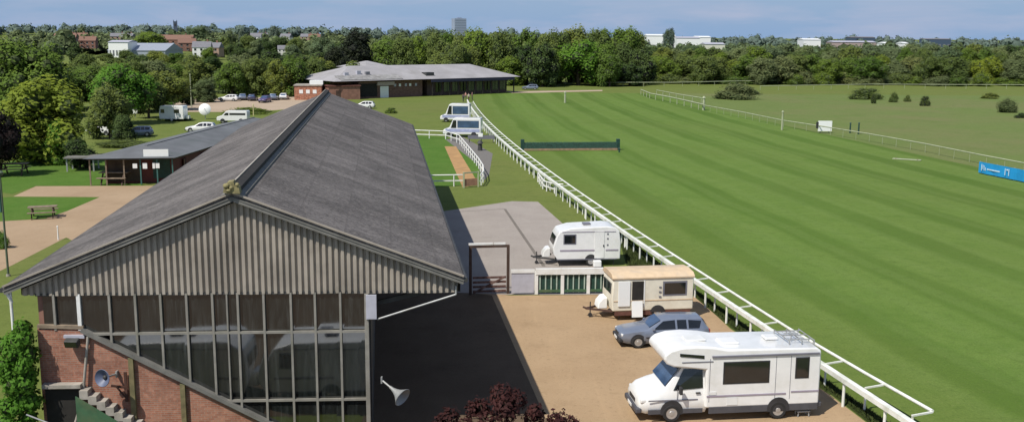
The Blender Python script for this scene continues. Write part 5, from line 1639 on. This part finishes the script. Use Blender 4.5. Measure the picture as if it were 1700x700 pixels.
# sign on the roof
sp0 = P(228, 255, 3.2); 
u_ = x_at(248, pl0.y)
ts = thing('roof_sign', 'blank white sign board mounted on the front slope of the pavilion roof', 'sign', (0, 0, 0))
pw_ = t.matrix_basis @ K(wid2 * .5, .3, 0)
d0 = pw_.y; xs0 = P(228, 255, 2.9); 
sw = 40 / FPX * pw_.y; zt_ = z_at(x_at(248, pw_.y), pw_.y, 248); zb_ = z_at(x_at(248, pw_.y), pw_.y, 262)
ts.matrix_basis = Matrix.LocRotScale(Vector((x_at(248, pw_.y), pw_.y, 2.7)), Matrix.Rotation(math.atan2(uax.y, uax.x), 3, 'Z'), Vector((1, 1, 1)))
MB().box((0, 0, (zt_ + zb_) / 2 - 2.7), (sw, .08, zt_ - zb_)).build('board', M['sign_white'], ts, bevel=.01)
for x in (-sw * .35, sw * .35): MB().bar((x, .06, 0), (x, .06, zt_ - 2.75), .06, .06).build('strut', M['steel'], ts)
# pergola beside the pavilion
p = P(112, 285); pe = thing('pergola', 'small grey open shelter at the left end of the pavilion', 'shelter', p, math.atan2(uax.y, uax.x))
wq = 42 / FPX * p.y; hp = z_at(p.x, p.y, 263)
for x in (0, wq):
    for y in (0, 2.2): MB().box((x, y, hp / 2), (.14, .14, hp)).build('post', M['steel'], pe)
MB().box((wq / 2, 1.1, hp + .05), (wq + .5, 2.8, .12)).build('roof', M['verge_board'], pe)
# benches / tables
def picnic(label, p, rot, s=1.0):
    t = thing('picnic_table', label, 'picnic table', p, rot, 'picnic tables on the lawns', (s, s, s))
    mb = MB()
    for k in range(4): mb.box((0, -.3 + .2 * k, .75), (1.8, .17, .05))
    mb.build('table_top', M['timber'], t)
    for y in (-.72, .72):
        mb = MB(); mb.box((0, y - .07, .45), (1.8, .12, .05)); mb.box((0, y + .07, .45), (1.8, .12, .05)); mb.build('seat', M['timber'], t)
    for x in (-.65, .65):
        mb = MB(); mb.bar((x, -.75, 0), (x, -.25, .73), .07, .09); mb.bar((x, .75, 0), (x, .25, .73), .07, .09); mb.bar((x, -.8, .41), (x, .8, .41), .05, .09); mb.build('leg', M['timber_dark'], t)
    return t


picnic('weathered picnic table on the small lawn beside the drive', P(72, 361) + UP * .01, R(20), 1.15)
picnic('grey picnic table in front of the pavilion entrance', P(192, 305) + UP * .01, R(2), 1.5)
picnic('picnic table under the almost black copper tree', P(24, 290) + UP * .01, R(10), 1.5)

# ------------------------------------------------------------------ clubhouse
cl0 = P(598, 164); cl1 = P(852, 154)
cu = (cl1 - cl0); cw = cu.length; cu.normalize(); ca = math.atan2(cu.y, cu.x)
t = thing('clubhouse', 'wide clubhouse with pale grey hipped roof and dark verandah at the end of the rails', 'clubhouse', cl0, ca)
def hip(mb, x0, x1, y0, y1, ze, zr, ov=.6, m=0):
    x0 -= ov; x1 += ov; y0 -= ov; y1 += ov; ins = min((y1 - y0) / 2, (x1 - x0) / 2) * .95; ym = (y0 + y1) / 2
    a, b, c, d = (x0, y0, ze), (x1, y0, ze), (x1, y1, ze), (x0, y1, ze); e, f = (x0 + ins, ym, zr), (x1 - ins, ym, zr)
    mb.poly([a, b, f, e], m); mb.poly([b, c, f], m); mb.poly([c, d, e, f], m); mb.poly([d, a, e], m); mb.poly([a, d, c, b], m)
xr = cw
mb = MB(); mb.box((cw * .5 + 9, 8, 1.9), (cw - 20, 13, 3.8)); mb.build('wall', mat('dark_clubhouse_wall', (.10, .065, .055), .9, var=.3, scale=1.0), t)
mb = MB(); mb.box((8.5, 7, 1.9), (17, 13, 3.8)); mb.build('wall', mat('brown_brick_wall', (.16, .09, .07), .9, var=.3), t)
mb = MB(); hip(mb, -6.0, cw + .6, 0, 17, 4.0, 7.0, 1.0); mb.build('roof', M['club_roof'], t)
mb = MB(); hip(mb, 7, 15, 9, 22, 6.4, 7.9, .5); mb.build('upper_roof', M['club_roof'], t)
mb = MB(); mb.prism([(-5, -.6, 4.15), (11, -.6, 4.15), (11, 2.4, 5.0), (-5, 2.4, 5.0)], (0, 0, .12)); mb.build('lean_to_roof', mat('patchy_grey_roof', (.27, .265, .26), .8, var=.3, scale=.9, dirt=(.13, .12, .11), dscale=.7), t)
MB().box((cw * .5 + 9, -1.05, 3.62), (cw - 19, .2, .75)).build('fascia', mat('navy_fascia', (.02, .02, .05), .6), t)
for k in range(11):
    x = 19 + (cw - 19.5) * k / 10
    MB().box((x, -.8, 1.65), (.22, .22, 3.3)).build('verandah_post', M['shed_dark'], t)
for k in range(9):
    x = 21 + (cw - 22) * (k + .5) / 9
    w_ = MB().box((x, 1.46, 1.9), ((cw - 22) / 9 - .8, .05, 2.2)).build('window', mat('painted_olive_reflection', (.10, .11, .06), .15, var=.3, spec=.8) if k % 3 else M['glass'], t)  # olive reflection painted into the pane colour
for k, x in enumerate((9.5, 10.8, 12.4, 13.6, 15.2)):
    MB().box((x, .46, 2.75), (.55, .06, .6)).build('window', M['sign_white'] if k % 2 else M['lilac'], t)
MB().box((6.6, .44, 1.3), (2.2, .08, 2.6)).build('door', M['sign_white'], t)
MB().box((6.8, .2, 3.2), (4.5, .5, .8)).build('porch', mat('pinkish_porch', (.42, .34, .31), .8), t)
MB().box((2.4, .44, 1.8), (4.6, .06, 2.9)).build('opening', M['shed_dark'], t)
MB().box((19.6, 2.0, 4.95), (2.2, 2, 1.0)).build('roof_vent', M['steel_dark'], t)
for x, y, z in ((-2, 2.6, 5.3), (1.5, 3.2, 5.6), (3.6, 2.8, 5.4)): MB().box((x, y, z), (1.0, .7, .9)).build('roof_vent', M['lilac'] if x < 2 else M['slate'], t)
# brick wings
b0, b1 = P(546, 166), P(598, 165)
bt = thing('brick_building', 'low orange-brick block in front of the left end of the clubhouse', 'building', b0, math.atan2((b1 - b0).y, (b1 - b0).x))
L = (b1 - b0).length; hb = z_at(b0.x, b0.y, 144)
MB().box((L / 2, 3, hb / 2), (L, 6, hb)).build('walls', M['brick_far'], bt)
MB().box((L / 2, 3, hb + .12), (L + .4, 6.4, .24)).build('roof', mat('dark_roof_edge', (.13, .05, .04), .8), bt)
MB().box((L * .3, -.02, hb * .35), (1.0, .06, hb * .7)).build('door', M['timber_dark'], bt)
b0, b1 = P(489, 166), P(534, 166)
bt = thing('brick_building', 'pale mottled brick block with flat white roof left of the orange-brick block', 'building', b0, math.atan2((b1 - b0).y, (b1 - b0).x))
L = (b1 - b0).length; hb = z_at(b0.x, b0.y, 143)
MB().box((L / 2, 3, hb / 2), (L, 6, hb)).build('walls', mat('mottled_brick', (.36, .16, .10), .9, var=.5, scale=2.5), bt)
MB().box((L / 2, 3, hb + .12), (L + .3, 6.3, .24)).build('roof', M['concrete'], bt)
MB().box((L * .78, 4, hb + .6), (L * .5, 3, .9)).build('plant_room', M['sign_white'], bt)
for x in (.25, .5, .75): MB().box((L * x, -.02, hb * .6), (.8, .06, .8)).build('window', M['sign_white'], bt)


# ------------------------------------------------------------------ people by the clubhouse
def person(label, p, face, top, legs, group, stride=.12):
    t = thing('person', label, 'person', p, face, group)
    me = bpy.data.meshes.new('body')
    V_ = [(0, 0, .95), (0, 0, 1.2), (0, 0, 1.42), (0, 0, 1.52), (0, .0, 1.66),
          (.09, 0, .90), (.10, stride, .5), (.10, stride * .6 - .02, .06), (.10, stride + .12, .03),
          (-.09, 0, .90), (-.10, -stride, .5), (-.10, -stride * 1.2, .06), (-.10, -stride + .12, .03),
          (.18, 0, 1.40), (.24, -.06, 1.14), (.22, .06, .90), (.21, .09, .80),
          (-.18, 0, 1.40), (-.24, .04, 1.14), (-.22, .14, .92), (-.21, .18, .82)]
    E = [(0, 1), (1, 2), (2, 3), (3, 4), (0, 5), (5, 6), (6, 7), (7, 8), (0, 9), (9, 10), (10, 11), (11, 12), (2, 13), (13, 14), (14, 15), (15, 16), (2, 17), (17, 18), (18, 19), (19, 20)]
    rad = [.16, .15, .14, .06, .105, .10, .065, .045, .04, .10, .065, .045, .04, .065, .048, .036, .032, .065, .048, .036, .032]
    me.from_pydata(V_, E, [])
    o = bpy.data.objects.new('body', me); COL.objects.link(o); o.parent = t
    sk_ = o.modifiers.new('skin', 'SKIN')
    if not me.skin_vertices: me.attributes  # created with the modifier below
    bpy.context.view_layer.update()
    if not me.skin_vertices:
        bm = bmesh.new(); bm.from_mesh(me); bm.verts.layers.skin.verify(); bm.to_mesh(me); bm.free()
    for k, r_ in enumerate(rad): me.skin_vertices[0].data[k].radius = (r_ * (1.25 if k in (1, 2) else 1), r_)
    me.skin_vertices[0].data[0].use_root = True
    ss = o.modifiers.new('sub', 'SUBSURF'); ss.levels = 1; ss.render_levels = 1
    m, nt, nd, lk, b = new_mat('clothed_figure')
    sp_ = nt.nodes.new('ShaderNodeSeparateXYZ'); lk.new(coords(nt), sp_.inputs[0])
    c = mixc(nt, ramp(nt, sp_.outputs[2], [(.0, 0), (.93, 0), (.94, 1)]), legs, top)
    mr = N(nt, 'ShaderNodeMath', operation='GREATER_THAN'); lk.new(sp_.outputs[2], mr.inputs[0]); mr.inputs[1].default_value = 1.5
    c = mixc(nt, mr.outputs[0], c, (.45, .27, .2)); lk.new(c, b.inputs['Base Color']); b.inputs['Roughness'].default_value = .9
    me.materials.append(m)
    mb = MB(); blob(mb, (0, -.015, 1.70), .115, .95, random.Random(1), 0, 10, 6); mb.build('hair', M['hair'], t, smooth=80)
    return t


for k, (u, v, tp, lg, f, lab) in enumerate(((773, 166, (.4, .2, .18), (.05, .05, .08), 2.5, 'person in a pinkish top, leftmost of the group by the rail end'),
                                  (778, 168, (.5, .42, .36), (.12, .06, .06), 3.6, 'person in a pale top in the middle of the group by the rail end'),
                                  (784, 166, (.32, .16, .16), (.06, .05, .05), 1.2, 'person in a reddish top, third in the group by the rail end'),
                                  (769, 169, (.14, .1, .1), (.05, .05, .07), .4, 'person in dark clothes in front of the group by the rail end'))):
    person(lab, P(u, v) + UP * .01, f, tp, lg, 'people by the rail end')


# ------------------------------------------------------------------ the town
def house_mesh(t, L, D, H, RH, wall, roof, win=True, chim=True, windows=3):
    MB().box((0, 0, H / 2), (L, D, H)).build('walls', wall, t)
    mb = MB(); o = .3
    mb.prism([(-L / 2 - o, -D / 2 - o, H), (-L / 2 - o, D / 2 + o, H), (-L / 2 - o, 0, H + RH)], (L + 2 * o, 0, 0))
    r = mb.build('roof', roof, t)
    if chim: MB().box((L * .3, .2, H + RH + .2), (.9, .7, 1.8)).build('chimney', M['brick_far'], r)
    if win:
        for k in range(windows):
            x = -L / 2 + L * (k + .5) / windows
            for z in ([1.5, 4.0] if H > 4.5 else [1.5]):
                w = MB().box((x, -D / 2 - .03, z), (1.2, .06, 1.2)).build('window', M['glass'], t)
                MB().box((x, -D / 2 - .05, z - .65), (1.4, .12, .1)).build('sill', M['sign_white'], w)
        MB().box((L * .08, -D / 2 - .04, 1.05), (.95, .06, 2.1)).build('door', M['timber_dark'], t)


protos = {}
def house(u, y, kind, label, rot=0.0, dz=0.0, sc=1.0):
    x = x_at(u, y); z = hill(x, y) + dz * .55; sc *= .9
    if kind not in protos:
        t = thing('house', label, 'house', (x, y, z), rot, 'houses of the town', (sc, sc, sc)); protos[kind] = t
        spec = {'brick': (11, 8, 5.4, 3, M['brick_far'], M['tile']), 'pale': (12, 8, 5.2, 3, M['brick_pale'], M['slate']), 'white': (10, 8, 5.2, 3.4, M['white'], M['slate']),
                'pink': (16, 9, 5.4, 3.4, M['brick_pale'], M['tile']), 'terrace': (26, 9, 5.6, 3.4, M['brick_far'], M['tile'])}[kind]
        house_mesh(t, *spec, windows=3 if spec[0] < 20 else 7)
        return t
    return dup(protos[kind], (x, y, z), rot, label, (sc, sc, sc))


house(335, 520, 'white', 'white gabled house with grey roof standing out in the middle of the left wood', R(8), 3.5, 1.0)
house(350, 530, 'pale', 'grey-roofed pale house right of the white gabled house', R(-5), 3.0)
house(290, 640, 'terrace', 'long orange-brick terrace below the church tower', R(3), 7.0)
house(310, 600, 'brick', 'orange-brick house right of the long terrace', R(20), 5.0)
house(110, 680, 'pink', 'pinkish house with tiled roof beside the tall tree at the far left', R(4), 7.5)
house(130, 720, 'pink', 'second pinkish house with tiled roof, farther right of the first', R(-6), 7.5)
house(146, 640, 'brick', 'small brick house at the right end of the pinkish houses', R(10), 5.5)
house(196, 800, 'pale', 'pale house on the skyline, left of the pair above the warehouse', R(12), 7)
house(212, 800, 'pale', 'pale house on the skyline, right of the pair above the warehouse', R(-9), 7)
house(425, 860, 'white', 'white house on the skyline left of the narrow dark tree', R(5), 6.5)
house(436, 900, 'white', 'white house on the skyline just right of the narrow dark tree', R(25), 6)
house(475, 860, 'white', 'white house on the skyline farther right of the narrow dark tree', R(-12), 6)
house(510, 900, 'pale', 'pale house on the skyline above the dark conifers', R(0), 6)
house(522, 880, 'brick', 'brick house on the skyline above the dark conifers', R(14), 6)
house(470, 560, 'white', 'small white house glimpsed between trees in front of the skyline', R(14), 3.5, .7)
house(552, 560, 'white', 'small white house glimpsed left of the tall dark conifer', R(-14), 3.5, .7)

def shed(u, y, w_px, vt, vb, label, m, roofm, name='industrial_shed', cat='industrial shed', depth=20, ridge=1.2, nwin=6):
    x = x_at(u, y); L = w_px / FPX * y; zt = z_at(x, y, vt); z0 = hill(x, y)
    t = thing(name, label, cat, (x, y, z0), 0)
    H_ = max(zt - z0 - ridge, 3)
    MB().box((0, depth / 2, H_ / 2), (L, depth, H_)).build('walls', m, t)
    mb = MB(); mb.prism([(-L / 2 - .3, -.4, H_), (-L / 2 - .3, depth + .4, H_), (-L / 2 - .3, depth / 2, H_ + ridge)], (L + .6, 0, 0)); mb.build('roof', roofm, t)
    for k in range(nwin):
        MB().box((-L / 2 + L * (k + .5) / nwin, -.04, H_ * .3), (L / nwin * .5, .06, H_ * .35)).build('loading_door', M['stripe_grey'] if k % 2 else M['slate'], t)
    return t


pale_blue = mat('pale_blue_sheet', (.30, .34, .40), .6, var=.1)
shed(225, 560, 94, 72, 95, 'wide blue-grey warehouse with pale roof behind the left wood', pale_blue, mat('blue_grey_roof', (.28, .31, .37), .6), 'warehouse', 'warehouse', 30, 4)
shed(195, 555, 32, 67, 80, 'white-fronted shed at the left end of the blue-grey warehouse', M['sign_white'], M['lilac'], 'warehouse', 'warehouse', 14, 1)
shed(1098, 820, 46, 57, 70, 'bright white industrial shed, largest above the right-hand wood', M['sign_white'], M['sign_white'])
shed(1143, 860, 38, 61, 70, 'white industrial shed just right of the largest white shed', M['sign_white'], M['lilac'])
shed(1168, 900, 24, 60, 66, 'low white industrial shed third in the row', M['sign_white'], M['sign_white'])
shed(1188, 760, 32, 71, 78, 'long low cream shed in front of the white industrial sheds', mat('cream_sheet', (.6, .6, .5), .7), M['lilac'])
shed(1349, 900, 28, 64, 71, 'small white shed alone above the wood across the course', M['sign_white'], M['sign_white'])
shed(1433, 1300, 40, 61, 68, 'long dark blue shed on the right horizon, left of two', mat('navy_sheet', (.05, .08, .13), .7), M['slate'])
shed(1558, 1350, 42, 64, 70, 'long dark blue shed on the right horizon, right of two', mat('navy_sheet', (.05, .08, .13), .7), M['slate'])
shed(1420, 880, 70, 68, 73, 'pinkish low building below the dark blue shed on the horizon', mat('pinkish_sheet', (.38, .30, .28), .8), M['lilac'])
shed(1475, 900, 10, 70, 73, 'tiny white building right of the pinkish low building', M['sign_white'], M['sign_white'], nwin=2)
shed(1506, 900, 8, 70, 73, 'tiny white building farther right towards the second dark shed', M['sign_white'], M['sign_white'], nwin=2)

# tower block
y = 1250; x = x_at(762, y); z1 = z_at(x, y, 31); w = 25 / FPX * y
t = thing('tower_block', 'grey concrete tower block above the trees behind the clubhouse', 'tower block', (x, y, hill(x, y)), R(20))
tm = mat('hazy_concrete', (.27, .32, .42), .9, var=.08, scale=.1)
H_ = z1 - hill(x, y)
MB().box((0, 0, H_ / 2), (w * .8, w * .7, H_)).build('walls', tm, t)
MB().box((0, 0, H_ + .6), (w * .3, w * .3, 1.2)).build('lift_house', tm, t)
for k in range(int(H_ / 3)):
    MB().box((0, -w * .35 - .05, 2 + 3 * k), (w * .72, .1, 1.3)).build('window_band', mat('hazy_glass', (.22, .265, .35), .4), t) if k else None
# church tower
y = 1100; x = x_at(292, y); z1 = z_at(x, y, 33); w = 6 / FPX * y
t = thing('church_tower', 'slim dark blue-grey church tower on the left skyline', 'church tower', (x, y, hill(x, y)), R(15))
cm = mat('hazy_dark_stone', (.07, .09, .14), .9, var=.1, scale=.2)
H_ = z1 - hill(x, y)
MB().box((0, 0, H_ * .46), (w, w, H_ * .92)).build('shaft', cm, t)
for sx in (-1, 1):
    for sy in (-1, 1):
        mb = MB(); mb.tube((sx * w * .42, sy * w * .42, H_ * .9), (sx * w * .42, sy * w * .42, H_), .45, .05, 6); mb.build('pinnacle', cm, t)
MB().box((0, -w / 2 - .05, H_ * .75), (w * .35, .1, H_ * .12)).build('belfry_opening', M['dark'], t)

# ------------------------------------------------------------------ light and sky
SUN_EL = 53.5
sh = Vector((.66, .75, 0)).normalized()                 # the way shadows fall
sun_dir = Vector((-sh.x * math.cos(R(SUN_EL)), -sh.y * math.cos(R(SUN_EL)), math.sin(R(SUN_EL))))
sl = bpy.data.lights.new('sun', 'SUN'); sl.energy = 4.9; sl.angle = R(.53); sl.color = (1.0, .95, .86)
so = bpy.data.objects.new('sun', sl); COL.objects.link(so)
so.rotation_euler = sun_dir.to_track_quat('Z', 'Y').to_euler(); so.location = (-60, -40, 90)

w = bpy.data.worlds.new('World'); scene.world = w; w.use_nodes = True
nt = w.node_tree; lk = nt.links; bg = nt.nodes['Background']
sky = nt.nodes.new('ShaderNodeTexSky'); sky.sky_type = 'NISHITA'; sky.sun_disc = False
sky.sun_elevation = R(SUN_EL); sky.sun_rotation = math.atan2(sun_dir.x, sun_dir.y)
sky.air_density = 1.0; sky.dust_density = .3; sky.ozone_density = 2.0
tc = nt.nodes.new('ShaderNodeTexCoord'); sp_ = nt.nodes.new('ShaderNodeSeparateXYZ'); lk.new(tc.outputs['Generated'], sp_.inputs[0])
mp = nt.nodes.new('ShaderNodeMapping'); mp.inputs['Scale'].default_value = (1, 1, 5.5); lk.new(tc.outputs['Generated'], mp.inputs[0])
cl1_ = noise(nt, 7.5, 6, mp.outputs[0], .55, .3)
# deep clean-air blue low in the sky, pale thin cloud drifting through it
low = ramp(nt, sp_.outputs[2], [(0.0, 1), (.30, 0)])
blue = ramp(nt, sp_.outputs[2], [(0.0, (2.9, 4.15, 6.6)), (.045, (2.15, 3.5, 6.3))])
for e in nt.nodes:
    pass
c = mixc(nt, low, sky.outputs[0], (2.75, 4.15, 6.4))
cf = ramp(nt, cl1_, [(.42, 0), (.68, .7)])
c = mixc(nt, cf, c, (4.6, 5.1, 6.7))
lk.new(c, bg.inputs[0]); bg.inputs[1].default_value = .096

scene.view_settings.view_transform = 'Standard'; scene.view_settings.look = 'None'; scene.view_settings.exposure = 0; scene.view_settings.gamma = 1
scene.render.engine = 'CYCLES'
scene.cycles.max_bounces = 6; scene.cycles.diffuse_bounces = 3; scene.cycles.glossy_bounces = 3; scene.cycles.transmission_bounces = 2; scene.cycles.transparent_max_bounces = 4
scene.cycles.use_denoising = True
